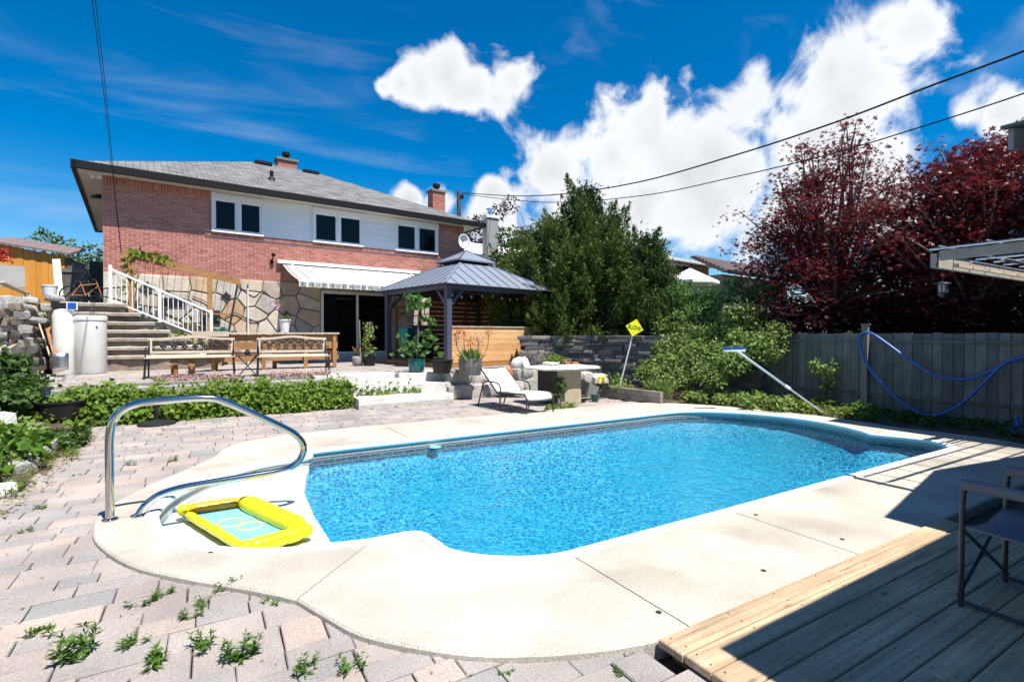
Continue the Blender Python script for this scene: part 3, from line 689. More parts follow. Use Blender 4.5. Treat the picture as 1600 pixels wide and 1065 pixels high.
for a in range(6): b.tube([(LO[0]+.04*math.cos(a*1.047), LO[1]+.04*math.sin(a*1.047), LO[2]-.01), (LO[0]+.04*math.cos(a*1.047), LO[1]+.04*math.sin(a*1.047), LO[2]+.075)], .004, 5)
b.build('cage', 'graphite', lt, LO, 40)
MB().tube([(LO[0],LO[1],LO[2]+.10),(LO[0],LO[1],cz-.11)], .003, 5).build('hook', 'graphite', lt, LO)

# shed roof corner beyond the fence, top right
nr = thing('shed_roof', 'grey shed roof corner with dark shingles behind the red maple', 'roof', (11,2.5,4)); NO = (11,2.5,4)
A = on_x(1563,197,9.5); zf_ = A[2]
MB().add([(9.5,A[1],zf_),(14,A[1],zf_+.9),(14,A[1]-6,zf_+.9),(9.5,A[1]-6,zf_),(9.5,A[1],zf_-.05),(14,A[1],zf_+.85),(14,A[1]-6,zf_+.85),(9.5,A[1]-6,zf_-.05)],
         [(0,1,2,3),(7,6,5,4),(0,4,5,1),(1,5,6,2),(2,6,7,3),(3,7,4,0)]).build('roof_sheet', 'shingle', nr, NO)
MB().add([(9.58,A[1]-.06,zf_-.05),(14,A[1]-.06,zf_+.84),(14,A[1]-.06,zf_+.5),(9.58,A[1]-.06,zf_-.34),(9.58,A[1]-.12,zf_-.05),(14,A[1]-.12,zf_+.84),(14,A[1]-.12,zf_+.5),(9.58,A[1]-.12,zf_-.34)],
         [(0,1,2,3),(7,6,5,4),(0,4,5,1),(1,5,6,2),(2,6,7,3),(3,7,4,0)]).build('fascia', 'greysiding', nr, NO)
MB().bx(10.2,14,A[1]-5.5,A[1]-.6,.9,zf_-.1).build('wall', 'greysiding', nr, NO)

# ------------------------------------------------------------------ house
HP = Vector((-2.39,17.26,0)); HR = R(5.8)
HE1 = Vector((math.cos(HR), math.sin(HR), 0)); HE2 = Vector((-math.sin(HR), math.cos(HR), 0))
def HL(s, t, z): return HP + HE1*s + HE2*t + Vector((0,0,z))
house = thing('brick_house', 'red brick house with grey hip roof, white windows and flagstone base', 'house', HP, HR)
HWID = 11.15
b = MB(); b.bx(0,HWID,.008,9.0,.2,5.66); b.build('wall', 'mortar', house)
MB().bx(-.002,HWID+.002,.004,.0079,.2,3.09).build('stone_backing', 'darkmortar', house)
bricks = []; r = 0; z = 3.115
while z < 5.44:
    s = -.105 if r % 2 else 0
    while s < HWID:
        a, c = max(s,0)+.005, min(s+.21,HWID)-.005
        if c - a > .03:
            if z + .057 > 4.345 and c > 2.50 and a < 9.98:
                if a < 2.48 and z > 4.345: bricks.append((a, 2.49 if z > 4.46 else 2.34, z))
                elif c > 9.99: bricks.append((max(a,10.0), c, z))
            else: bricks.append((a, c, z))
        s += .21
    z += .067; r += 1
bricks = [q for q in bricks if q[1]-q[0] > .02]
bricks.sort(key=lambda q: q[0] + (0 if q[2] > 3.2 else 1.5))
cache = {}
for a, c, z in bricks[:300]:
    key = round(c-a, 3)
    if key not in cache: cache[key] = MB().bx(-(c-a)/2,(c-a)/2,0,.02,0,.053).mesh('brick')
    link('brick', cache[key], 'brick', house, ((a+c)/2, 0, z))
b = MB()
for a, c, z in bricks[300:]: b.bx(a,c,0,.02,z,z+.053)
stuff(b.build('far_bricks', 'brick', house))
sm = MB().bx(-.0285,.0285,0,.02,0,.195).mesh('brick'); s = .035
while s < HWID:
    if s < 2.46 or s > 10.03: link('soldier_brick', sm, 'brick', house, (s,0,5.455))
    s += .067
sm = MB().bx(-.029,.029,0,.10,0,.10).mesh('brick'); s = 2.37
while s < 10.05:
    link('sill_brick', sm, 'brick', house, (s,-.035,4.352)); s += .067
# flagstone veneer: irregular stones with raked joints
def clip(poly, nx, ny, c):
    out = []; n = len(poly)
    for i in range(n):
        p, q = poly[i], poly[(i+1) % n]; a = p[0]*nx+p[1]*ny-c; d = q[0]*nx+q[1]*ny-c
        if a <= 0: out.append(p)
        if a*d < 0: t = a/(a-d); out.append((p[0]+(q[0]-p[0])*t, p[1]+(q[1]-p[1])*t))
    return out
def flagstones(s0, s1, z0, z1, sx, sz):
    seeds = []; nx = max(1, round((s1-s0)/sx)); nz_ = max(1, round((z1-z0)/sz))
    for i in range(nx):
        for j in range(nz_): seeds.append((s0+(i+.5+pr.uniform(-.42,.42))*(s1-s0)/nx, z0+(j+.5+pr.uniform(-.42,.42))*(z1-z0)/nz_))
    for i, p in enumerate(seeds):
        poly = [(s0,z0),(s1,z0),(s1,z1),(s0,z1)]
        for j, q in enumerate(seeds):
            if i == j: continue
            dx, dy = q[0]-p[0], q[1]-p[1]; l = math.hypot(dx,dy)
            if l > 2.5: continue
            poly = clip(poly, dx/l, dy/l, (p[0]*dx+p[1]*dy)/l + l/2 - .015)
            if len(poly) < 3: break
        if len(poly) < 3: continue
        n = len(poly); cx = sum(q[0] for q in poly)/n; cy = sum(q[1] for q in poly)/n; th = -.045 + pr.uniform(-.03,.015); k = .91
        vs = [(q[0]-cx, .003, q[1]-cy) for q in poly] + [(q[0]-cx, th+.012, q[1]-cy) for q in poly] + [((q[0]-cx)*k, th, (q[1]-cy)*k) for q in poly]
        fs = [tuple(range(2*n,3*n))] + [(i_,(i_+1)%n,(i_+1)%n+n,i_+n) for i_ in range(n)] + [(i_+n,(i_+1)%n+n,(i_+1)%n+2*n,i_+2*n) for i_ in range(n)]
        o = MB().add(vs, fs).build('flagstone', 'veneer', house); o.location = (cx, 0, cy)
flagstones(0, 5.6, .5, 3.1, .62, .44); flagstones(8.0, 11.15, .5, 3.1, .6, .44); flagstones(5.6, 8.0, 2.92, 3.1, .6, .18)
# windows, siding
def window(s0, s1, z0, z1):
    w = MB()
    for a in ((s0,s1,z0,z0+.05),(s0,s1,z1-.16,z1),(s0,s0+.06,z0+.05,z1-.16),(s1-.06,s1,z0+.05,z1-.16),((s0+s1)/2-.035,(s0+s1)/2+.035,z0+.05,z1-.16)): w.bx(a[0],a[1],-.085,.01,a[2],a[3])
    wo_ = w.build('window', 'white', house)
    for a, c in ((s0+.06,(s0+s1)/2-.035),((s0+s1)/2+.035,s1-.06)):
        f = MB(); zz0, zz1 = z0+.05, z1-.16
        for e in ((a,c,zz0,zz0+.055),(a,c,zz1-.055,zz1),(a,a+.055,zz0+.055,zz1-.055),(c-.055,c,zz0+.055,zz1-.055)): f.bx(e[0],e[1],-.055,.012,e[2],e[3])
        f.build('sash', 'white', wo_); MB().bx(a+.05,c-.05,-.018,.011,zz0+.05,zz1-.05).build('pane', 'glass', wo_)
for a, c in ((2.50,3.90),(5.36,7.05),(8.24,9.97)): window(a, c, 4.465, 5.60)
for a, c in ((3.905,5.355),(7.055,8.235)):
    for i in range(5):
        z = 4.465 + i*.195
        MB().add([(a,-.03,z),(c,-.03,z),(c,.005,z),(a,.005,z),(a,-.012,z+.195),(c,-.012,z+.195),(c,.005,z+.195),(a,.005,z+.195)], [(3,2,1,0),(4,5,6,7),(0,1,5,4),(1,2,6,5),(2,3,7,6),(3,0,4,7)]).build('siding_board', 'white', house)
    MB().bx(a,c,-.05,.005,5.441,5.60).build('trim_board', 'whitepaint', house)
MB().bx(2.50,9.97,-.06,.005,5.601,5.655).build('trim_board', 'whitepaint', house)
# sliding door
dr = MB()
for a in ((5.62,8.0,2.80,2.90),(5.62,5.70,.86,2.80),(7.92,8.0,.86,2.80),(6.80,6.88,.86,2.80),(5.62,8.0,.78,.86)): dr.bx(a[0],a[1],-.07,.0,a[2],a[3])
dro = dr.build('sliding_door', 'whitepaint', house)
for a, c in ((5.70,6.80),(6.88,7.92)): MB().bx(a,c,-.035,-.005,.86,2.80).build('pane', 'glass', dro)
MB().bx(6.895,6.915,-.095,-.07,1.75,2.0).build('handle', 'black', dro)
MB().bx(5.5,8.1,-.22,.0,.5,.78).build('door_step', 'limestone', house)
# roof
ez = 5.80; A_, B_ = (-.5,-.5), (11.7,9.5); rz_ = 8.12; rl, rr_ = 4.5, 6.75
rf = MB(); v = [(A_[0],A_[1],ez),(B_[0],A_[1],ez),(B_[0],B_[1],ez),(A_[0],B_[1],ez),(rl,4.5,rz_),(rr_,4.5,rz_)]
rf.add(v, [(0,1,5,4),(1,2,5),(2,3,4,5),(3,0,4),(3,2,1,0)]); roof = rf.build('roof', 'shingle', house)
g_ = MB()
for a in ((-.56,11.76,-.60,-.50),(-.56,11.76,9.50,9.60)): g_.bx(*a, 5.62, 5.815)
for a in ((-.60,-.50,-.60,9.60),(11.70,11.80,-.60,9.60)): g_.bx(*a, 5.622, 5.817)
g_.build('gutter', 'black', roof)
MB().bx(-.5,11.7,-.5,9.5,5.665,5.70).build('soffit', 'soffit', roof)
def chimney(s, t, z0, z1, w, d):
    c = MB().bx(s-w/2,s+w/2,t-d/2,t+d/2,z0,z1).build('chimney', 'darkmortar', roof)
    q = MB(); z = z0+.01; i = 0
    while z < z1-.06:
        o = .1 if i % 2 else 0; x = s-w/2-o
        while x < s+w/2-.01:
            a, e = max(x,s-w/2)+.005, min(x+.21,s+w/2)-.005
            if e-a > .02: q.bx(a,e,t-d/2-.006,t-d/2+.01,z,z+.057)
            x += .21
        y = t-d/2-(.1-o)
        while y < t+d/2-.01:
            a, e = max(y,t-d/2)+.005, min(y+.21,t+d/2)-.005
            if e-a > .02: q.bx(s-w/2-.006,s-w/2+.01,a,e,z,z+.057)
            y += .21
        z += .067; i += 1
    stuff(q.build('chimney_bricks', 'brick', c))
    MB().bx(s-w/2-.06,s+w/2+.06,t-d/2-.06,t+d/2+.06,z1,z1+.10).build('chimney_cap', 'darkmortar', c)
    MB().lathe([(.12,0),(.12,.16),(.17,.18),(.17,.30),(.02,.34)], 12, (s,t,z1+.10)).build('flue', 'black', c, smooth=40)
def hinv(px, py, t):                               # s, z in the house frame at depth t
    d = ray(px, py); n = np.array(HE2); q = np.array(HP) + n*t; k = ((q-CAMP)@n)/(d@n); P = CAMP + d*k
    return float((P-np.array(HP))@np.array(HE1)), float(P[2])
s_, z_ = hinv(447,252,6.0); chimney(s_, 6.0, 7.0, z_-.05, .75, .5)
s_, z_ = hinv(682,302,3.5); chimney(s_, 3.5, 5.9, z_, .62, .5)
for px, py in ((410,257),(484,271)):
    s_, z_ = hinv(px,py,4.3); v_ = MB(); v_.bx(s_-.25,s_+.25,4.1,4.5,z_-.3,z_-.05).bx(s_-.3,s_+.3,4.02,4.55,z_-.05,z_+.06); v_.build('roof_vent', 'black', roof)
s_, z_ = hinv(424.5,274,1.3); rz1 = ez+1.8/5*(rz_-ez); MB().lathe([(.15,-.12),(.10,.06),(.06,.10),(.06,max(.3,z_-rz1))], 12, (s_,1.3,rz1)).build('vent_pipe', 'black', roof, smooth=40)
# awning
aw = thing('window_awning', 'pale striped canvas awning over the sliding door, opened out', 'awning', HL(6.75,0,3.7), HR)
S0, S1, FT = 4.42-6.75, 9.10-6.75, -2.1
MB().bx(S0-.14,S1+.1,-.13,-.04,-.02,.09).build('cassette', 'whitepaint', aw)
MB().bx(S0,S1,-.155,-.06,-.09,-.03).build('roller', 'black', aw)
n_ = 8; vs = []; fs = []
for i in range(n_+1):
    f = i/n_; y = -.10+(FT+.10)*f; z = -.04 - .68*f - .05*math.sin(math.pi*f)
    vs += [(S0,y,z),(S1,y,z)]
    if i: fs.append((2*i-2,2*i-1,2*i+1,2*i))
cv = MB().add(vs, fs).build('canvas', 'awning', aw, smooth=60); sol = cv.modifiers.new('thick', 'SOLIDIFY'); sol.thickness = .004
vs = []; fs = []
for i in range(61):
    x = S0+(S1-S0)*i/60; y = FT-.02+.012*math.sin(i*1.7); vs += [(x,FT-.02,-.745),(x,y,-.89-.012*(i % 2))]
    if i: fs.append((2*i-2,2*i-1,2*i+1,2*i))
vl = MB().add(vs, fs).build('valance', 'awning', aw); sol = vl.modifiers.new('thick', 'SOLIDIFY'); sol.thickness = .003
b = MB()
for i in range(24):                               # printed border of small squares
    x = S0+.08+i*.195
    for q in ((x,x+.11,-.775,-.790),(x,x+.11,-.845,-.858),(x,x+.012,-.790,-.845),(x+.098,x+.11,-.790,-.845)): b.quad((q[0],FT-.036,q[3]),(q[1],FT-.036,q[3]),(q[1],FT-.036,q[2]),(q[0],FT-.036,q[2]))
b.build('border_print', 'iron', aw)
MB().bx(S0-.01,S1+.01,FT-.018,FT+.03,-.745,-.70).build('front_bar', 'whitepaint', aw)
for x in (S0+.25,S1-.25):
    MB().tube([(x,-.12,-.05),(x+(.75 if x < 0 else -.75),-1.05,-.40),(x+.05,FT+.02,-.72)], .022, 8).build('arm', 'whitepaint', aw, smooth=50)
# fittings on the wall
def fixture(name, label, cat, loc): return thing(name, label, cat, loc, HR)
f_ = fixture('wall_lamp', 'small black wall lamp on the red brick beside the awning', 'wall lamp', HL(4.13,-.005,3.72))
MB().bx(-.04,.04,-.03,0,-.06,.06).build('back_plate', 'black', f_); MB().tube([(0,-.03,.02),(0,-.11,.06),(.03,-.13,.16)], .018, 8).build('arm', 'black', f_, smooth=50); MB().lathe([(.03,.0),(.065,.03),(.06,.09),(.01,.11)], 12, (.03,-.13,.15)).build('lamp_head', 'black', f_, smooth=50)
f_ = fixture('flood_light', 'small white twin floodlight under the left eave', 'floodlight', HL(-.12,-.25,5.62))
MB().bx(-.05,.05,-.05,.05,-.02,.045).build('base', 'whitepaint', f_)
for x in (-.07,.07): MB().lathe([(.03,.05),(.055,-.03),(.05,-.06)], 12, (x,-.07,-.08)).build('lamp_head', 'whitepaint', f_, smooth=50)
f_ = fixture('security_camera', 'dark security camera at the left corner of the house', 'camera', HL(-.02,.55,5.2))
MB().bx(-.13,-.018,-.06,.06,-.05,.05).build('bracket', 'black', f_); MB().tube([(-.12,0,0),(-.20,-.18,-.06)], .055, 10).build('camera_body', 'graphite', f_, smooth=40)
f_ = fixture('satellite_dish', 'pale grey satellite dish at the right corner of the brick house', 'satellite dish', HL(10.75,-.45,4.25))
b = MB(); q = []
for i in range(6):
    for j in range(20): a = j*math.pi/10; rr0 = .25*i/5; q.append((rr0*math.cos(a), -.02-.12*(1-(i/5)**2)*-1-.2, .72+rr0*1.12*math.sin(a)))
b.add(q, [(i*20+j,i*20+(j+1)%20,(i+1)*20+(j+1)%20,(i+1)*20+j) for i in range(5) for j in range(20)]); o = b.build('dish', 'white', f_, smooth=60); o.modifiers.new('thick','SOLIDIFY').thickness = .012
MB().tube([(0,.44,0),(0,.1,.05),(0,-.08,.35),(0,-.12,.75)], .02, 8).build('mast', 'graphite', f_, smooth=50); MB().tube([(0,-.2,.42),(0,-.62,.60)], .012, 6).build('feed_arm', 'graphite', f_); MB().lathe([(.03,-.05),(.03,.05)], 10, (0,-.62,.64)).build('receiver', 'whitepaint', f_)
# ------------------------------------------------------------------ stone stairs, railing, trellis (house frame)
st = thing('stone_stairs', 'layered stone slab stairs climbing left along the house wall', 'stairs', HL(.5,-1,PZ), HR)
tops = [2.20,1.98,1.76,1.56,1.36,1.15,.93]; ends = [.52,.80,1.08,1.40,1.75,2.08,2.40]
for k, (z, e) in enumerate(zip(tops, ends)):
    zb = tops[k+1] if k < 6 else PZ-.04
    x = -1.05
    cuts = [-.9, -.1+pr.uniform(-.2,.2), e]
    for a, c in zip(cuts[:-1], cuts[1:]):
        b = MB(); nn = 7; vs = []; fs = []
        for i in range(nn+1):
            f = i/nn; xx = a+.006+(c-a-.012)*f; y0 = -1.72 + .02*math.sin(i*2.1+k) + pr.uniform(-.015,.015)
            vs += [(xx-.5,y0+1,z-.085-PZ),(xx-.5,y0-.01+1,z-.02-PZ),(xx-.5,y0+.02+1,z-PZ+pr.uniform(-.006,.004)),(xx-.5,.85,z-PZ),(xx-.5,.85,z-.085-PZ)]
            if i:
                for j in range(5): fs.append(((i-1)*5+j,(i-1)*5+(j+1)%5,i*5+(j+1)%5,i*5+j))
        fs += [(0,1,2,3,4),(nn*5+4,nn*5+3,nn*5+2,nn*5+1,nn*5)]
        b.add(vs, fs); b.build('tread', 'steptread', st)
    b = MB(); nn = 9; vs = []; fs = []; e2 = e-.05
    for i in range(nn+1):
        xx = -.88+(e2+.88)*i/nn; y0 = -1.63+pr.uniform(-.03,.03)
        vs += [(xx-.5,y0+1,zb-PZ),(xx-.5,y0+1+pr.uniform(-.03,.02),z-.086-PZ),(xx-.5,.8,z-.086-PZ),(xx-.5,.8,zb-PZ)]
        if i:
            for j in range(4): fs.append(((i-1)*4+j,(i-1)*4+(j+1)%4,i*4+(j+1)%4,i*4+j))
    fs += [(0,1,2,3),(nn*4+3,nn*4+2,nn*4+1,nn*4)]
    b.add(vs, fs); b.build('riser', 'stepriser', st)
rl_ = thing('stair_railing', 'white metal railing descending the stone stairs', 'railing', HL(.2,-1.5,2.2), HR)
ro = lambda s, z: (s-.2, 0, z-2.2)
MB().beam(ro(.16,3.06), ro(2.36,2.02), .06,.05).build('top_rail', 'white', rl_)
MB().beam(ro(.16,2.30), ro(2.36,1.27), .04,.04).build('bottom_rail', 'white', rl_)
for s, z0, z1 in ((.19,2.19,3.14),(1.18,1.76,2.60),(2.32,.93,2.10)): MB().bx(s-.235,s-.165,-.035,.035,z0-2.2,z1-2.2).build('post', 'white', rl_)
for i in range(1,20):
    s = .19+i*.1065
    if abs(s-1.18) > .05: MB().bx(s-.209,s-.191,-.009,.009,2.30-.468*(s-.16)-2.2,3.04-.473*(s-.16)-2.2).build('baluster', 'white', rl_)
tl = thing('stair_trellis', 'brown wooden vine frame with a sloping top beam beside the stairs', 'trellis', HL(1.8,-.8,PZ), HR)
to = lambda s, z, t=0: (s-1.8, t, z-PZ)
MB().beam(to(.42,3.53), to(3.12,2.95), .06,.16).build('beam', 'timber', tl)
MB().bx(.60-1.8-.06,.60-1.8+.06,-.09,-.03,1.5-PZ,3.43-PZ).build('post', 'timber', tl)
MB().bx(2.36-1.8-.06,2.36-1.8+.06,-.09,-.03,0,3.08-PZ).build('post', 'timber', tl)
MB().beam(to(3.06,2.88), to(2.66,.56), .05,.05).build('prop', 'graphite', tl)
MB().beam(to(2.2,2.02,-.1), to(2.75,2.02,-.1), .05,.05).build('crosspiece', 'timber', tl)
for i in range(14):
    s = .75+i*.165; z = 3.44-.215*(s-.42); MB().tube([to(s,z), to(s-.10,max(1.6,z-1.3),.7)], .005, 5).build('dark_line', 'iron', tl)  # thin dark tubes added in place of the lattice's cast shadow lines
P = []; 
for i in range(150):
    a = pr.random(); s = .5+.9*a*a; P.append(to(s+pr.uniform(-.12,.12), (3.55-.215*(s-.42)+pr.uniform(-.04,.16)) if a > .35 else pr.uniform(2.4,3.55), pr.uniform(-.12,.15)))
P = np.array(P); leafmesh('vine_leaves', P, rdir(len(P)), rdir(len(P))+np.array([0,-.8,.4]), rng.uniform(.10,.17,len(P)), T_IVY, 'ivy', tl)
# creepers at the wall foot beside the stairs
cp = thing('wall_creeper', 'low green creeper along the foot of the flagstone wall', 'plant', HL(1.6,-.35,PZ), HR)
P = np.column_stack([rng.uniform(-1.0,1.1,500), rng.uniform(-.25,.2,500), np.abs(rng.normal(0,.55,500))+.05]); P[:,2] = np.minimum(P[:,2],1.35)
leafmesh('foliage', P, rdir(500)+np.array([0,-.3,.3]), rdir(500)+np.array([0,-.8,.6]), rng.uniform(.06,.11,500), T_IVY, 'ivy', cp)
wv = thing('wall_vine', 'bare dark vine stems crossing the flagstone wall', 'vine', HL(3.6,-.06,1.6), HR)
for pts in ([(-1.6,.95),(-1.2,.75),(-.9,.35),(-.5,.5),(-.1,.25),(.3,.32),(.55,.6),(.7,.9)],[(-.4,1.3),(.0,1.0),(.25,1.2),(.5,1.0)],[(.0,-.35),(.5,-.2),(.9,-.25),(1.3,-.1)],[(-2.2,1.1),(-1.8,.6),(-1.5,.1),(-1.0,-.2)]):
    MB().tube(smoothline([(q[0],pr.uniform(-.02,.0),q[1]) for q in pts],4), .013, 6).build('stem', 'bark', wv, smooth=60)
for (s, z, w, h, nme, lab) in ((1.55,2.35,.55,.24,'basement_vent','dark basement vent in the flagstone wall behind the railing'),(2.45,1.95,.5,.4,'utility_box','dark meter box on the flagstone wall behind the trellis post')):
    f_ = thing(nme, lab, 'vent' if 'vent' in nme else 'utility box', HL(s,-.05,z), HR); MB().bx(-w/2,w/2,-.06,.0,-h/2,h/2).build('housing', 'iron', f_)
    for i in range(3): MB().bx(-w/2+.03,w/2-.03,-.075,-.06,-h/2+.05+i*.06,-h/2+.075+i*.06).build('louvre', 'graphite', f_)
hr_ = thing('garden_hose', 'coiled green garden hose hanging on the flagstone wall', 'hose', HL(2.75,-.25,1.3), HR)
for i in range(5): MB().tube([(.16*math.cos(a*.449)*(1+.08*i), -.03*i, .36*math.sin(a*.449)-.02*i) for a in range(14)], .014, 6, True).build('coil', 'teal', hr_, smooth=60)
for i, (s, z, sc) in enumerate(((.95,2.75,1.0),(2.86,2.6,.8),(4.55,2.05,.9))):
    f_ = thing('wall_ornament', ('dark metal ornament high on the stone behind the railing','dark star ornament on the stone beside the leaning prop','dark metal ornament on the shaded stone below the awning')[i], 'ornament', HL(s,-.06,z), HR)
    MB().prism([(.17*sc*math.cos(a*math.pi/4)*(1 if a % 2 == 0 else .5), .17*sc*math.sin(a*math.pi/4)*(1 if a % 2 == 0 else .5)) for a in range(8)], 0, .04).build('plate', 'iron', f_).rotation_euler = (R(90),0,0)
tp = thing('garden_pole', 'thin blue and white pole leaning on the flagstone wall', 'pole', HL(3.42,-.12,PZ), HR)
MB().tube([(0,-.1,0),(.02,.02,2.3)], .018, 8).build('shaft', 'whitepaint', tp, smooth=50); MB().tube([(.02,.02,2.3),(.021,.025,2.42)], .022, 8).build('tip', 'blue', tp, smooth=50)

# ------------------------------------------------------------------ left corner: tanks, tools, shed, gate
def tank(label, s, t, r, h, z0):
    q = HL(s, t, z0); o = thing('water_tank', label, 'tank', q)
    return o, q
o, q = tank('tall narrow white softener tank left of the stone stairs', -.62,-2.25,.20,1.5,.55)
MB().lathe([(.19,0),(.20,.03),(.20,1.33),(.17,1.43),(.08,1.48)], 24, q).build('vessel', 'pvc', o, q, 40)
MB().bx(q[0]-.19,q[0]+.14,q[1]-.12,q[1]+.12,q[2]+1.48,q[2]+1.60).build('valve_head', 'plastic_black', o, q)
d_ = MB().bx(q[0]+.08,q[0]+.27,q[1]-.17,q[1]-.125,q[2]+1.44,q[2]+1.62).build('display', 'whitepaint', o, q)
MB().bx(q[0]+.10,q[0]+.25,q[1]-.175,q[1]-.171,q[2]+1.46,q[2]+1.60).build('screen', 'blue', d_, q)
o, q = tank('wide white brine tank with a flat lid in front of the stairs', -.17,-2.2,.30,1.4,.55)
MB().lathe([(.29,0),(.31,.03),(.31,1.22)], 28, q).build('vessel', 'pvc', o, q, 40); MB().lathe([(.325,1.22),(.325,1.29),(.29,1.32),(.05,1.33)], 28, q).build('lid', 'pvc', o, q, 40)
MB().lathe([(.02,-.01),(.02,.02)], 8, (0,0,0)).build('fitting', 'ink', o).location = (.16,-.265,1.06)
tool = [('shovel','shovel with a grey blade leaning by the tall tank',(64,552),(38,455),'palewood'),('garden_rake','wooden rake handle leaning on the rubble wall',(78,556),(45,458),'palewood'),('loose_board','orange brown board leaning beside the tall tank',(88,555),(72,500),'timber'),('metal_stake','thin steel stake leaning among the tools',(84,556),(64,495),'steel')]
for nme, lab, p, q, mt in tool:
    A = at(*p, 11.2); B = at(*q, 11.6); o = thing(nme, lab, nme.split('_')[-1], A)
    if nme == 'loose_board': MB().beam(A,B,.10,.02,(0,1,0)).build('board', mt, o, A)
    else: MB().tube([A,B], .017, 8).build('handle', mt, o, A, 50)
    if nme == 'shovel':
        A2 = at(93,566,11.1); b = MB(); vs = []
        for i in range(5):
            for j in range(5): u = (j-2)/2; vs.append((A2[0]+.16*u, A2[1]-.03-.05*(1-u*u), A2[2]+.20-.10*i+(0 if i < 4 else .05*abs(u))))
        b.add(vs, [(i*5+j,i*5+j+1,(i+1)*5+j+1,(i+1)*5+j) for i in range(4) for j in range(4)]); oo = b.build('blade', 'alu', o, A, 60); oo.modifiers.new('t','SOLIDIFY').thickness = .006
# rubble wall that holds the side yard
rw = thing('rubble_wall', 'tumbled grey rubble stone wall along the left edge', 'stone wall', (-3.4,13,.4)); WO = (-3.4,13,.4)
y = 10.9
for row in range(12):
    y = 10.9 + pr.uniform(0,.2)
    while y < 16.3:
        L_ = pr.uniform(.34,.75); h = pr.uniform(.10,.17); z = .45+row*.138+pr.uniform(-.02,.02)
        stone('stone', FLAT if pr.random() < .6 else ROCKS, pr.choice(('rock','steptread','stepriser')), (-3.36-row*.012+pr.uniform(-.05,.05)-WO[0], y+L_/2-WO[1], z-WO[2]), (pr.uniform(.3,.42), L_*1.08, h*1.25), pr.uniform(-.15,.15), rw, .12)
        y += L_
# loose stones and boards lying on top
for i, (px, py, Z, sx) in enumerate(((22,492,10.6,.42),(50,470,11.2,.36),(75,480,11.5,.4),(10,470,10.4,.45),(60,500,11.0,.3),(35,480,10.9,.32),(85,466,11.8,.34),(12,520,10.2,.34),(30,515,10.4,.4))):
    o = stone('field_stone', ROCKS, 'rock', at(px,py,Z), (sx,sx*.8,sx*.45)); tag(o, ('lowest','upright','wide','highest left','small','middle','right end','leftmost lower','lower middle')[i]+' loose grey stone on top of the left rubble wall', 'stone', 'loose stones on the rubble wall')
def plank(label, p, q, Z1, Z2, w, t, m, up=(0,0,1)):
    A, B = at(*p, Z1), at(*q, Z2); o = MB().beam(A,B,w,t,up).build('plank', m, None, tuple(A)); o.location = tuple(A); return tag(o, label, 'plank')
plank('long grey board lying across the top of the rubble wall', (0,440), (42,458), 10.8, 11.6, .16,.04,'palewood')
plank('white board standing on end in front of the gate', (93,462), (88,405), 13.6, 13.8, .16,.03,'white',(0,1,0))
o = MB().bx(-.42,.30,0,.03,0,.55).build('plywood_sheet', 'greysiding'); tag(o, 'grey plywood sheet leaning below the orange shed', 'plywood'); o.location = tuple(at(14,448,12.6)); o.rotation_euler = (R(-12),0,R(20))
o = thing('paint_bucket', 'white plastic bucket in front of the orange shed', 'bucket', at(78,462,13.2)); MB().lathe([(.13,0),(.16,.24),(.17,.245),(.17,.27),(.15,.275)], 20).build('pail', 'white', o, smooth=40); MB().tube([(.17*math.cos(a*.3),-.02-.17*abs(math.sin(a*.3))*.35,.24-.1*math.sin(a*.3)) for a in range(11)], .006, 5).build('handle', 'graphite', o)
# orange shed
A = at(5,455,15.5); sh_ = thing('garden_shed', 'orange metal garden shed with brown roof', 'shed', A, R(-8))
w_ = 1.62
for i in range(11): MB().bx(-.1+i*w_/11+.003, -.1+(i+1)*w_/11-.003, -.012 if i % 2 else 0, .04, -.5, 1.42-.028*i).build('wall_panel', 'orange', sh_)
MB().add([(w_-.1,.0,-.5),(w_-.1,1.6,-.5),(w_-.1,1.6,1.1),(w_-.1,.0,1.12),(w_-.14,.0,-.5),(w_-.14,1.6,-.5),(w_-.14,1.6,1.1),(w_-.14,.0,1.12)], [(0,1,2,3),(7,6,5,4),(0,4,5,1),(1,5,6,2),(2,6,7,3),(3,7,4,0)]).build('side_wall', 'brownroof', sh_)
for i in range(6):
    x = -.25+i*.32; d = .045*i
    MB().add([(x,-.15,1.50-d),(x+.315,-.15,1.455-d),(x+.315,1.1,1.78-d),(x,1.1,1.82-d),(x,-.15,1.44-d),(x+.315,-.15,1.395-d),(x+.315,1.1,1.72-d),(x,1.1,1.76-d)], [(0,1,2,3),(7,6,5,4),(0,4,5,1),(1,5,6,2),(2,6,7,3),(3,7,4,0)]).build('roof_panel', 'brownroof', sh_)
# gate and side fence
A = at(97,470,15.2); gt = thing('garden_gate', 'dark weathered wooden gate with an arched top', 'gate', A, R(-6))
for i in range(5):
    x = i*.125; MB().bx(x,x+.12,0,.025,-.1,1.12-.10*abs(i-2)**1.4*.6).build('board', 'gatewood', gt)
MB().bx(0,.62,-.03,-.001,.86,.95).build('rail', 'greywood', gt); MB().beam((.03,-.015,.15),(.58,-.015,.86),.03,.08).build('brace', 'greywood', gt)
MB().bx(.66,.84,-.06,.06,-.1,1.22).build('gate_post', 'greywood', gt)
A = at(141,475,15.4); sf = thing('side_fence', 'black stained fence panel between the gate and the house', 'fence', A, R(-4))
for i in range(5): MB().bx(i*.1,i*.1+.095,0,.03,-.2,1.27).build('board', 'plastic_black', sf)
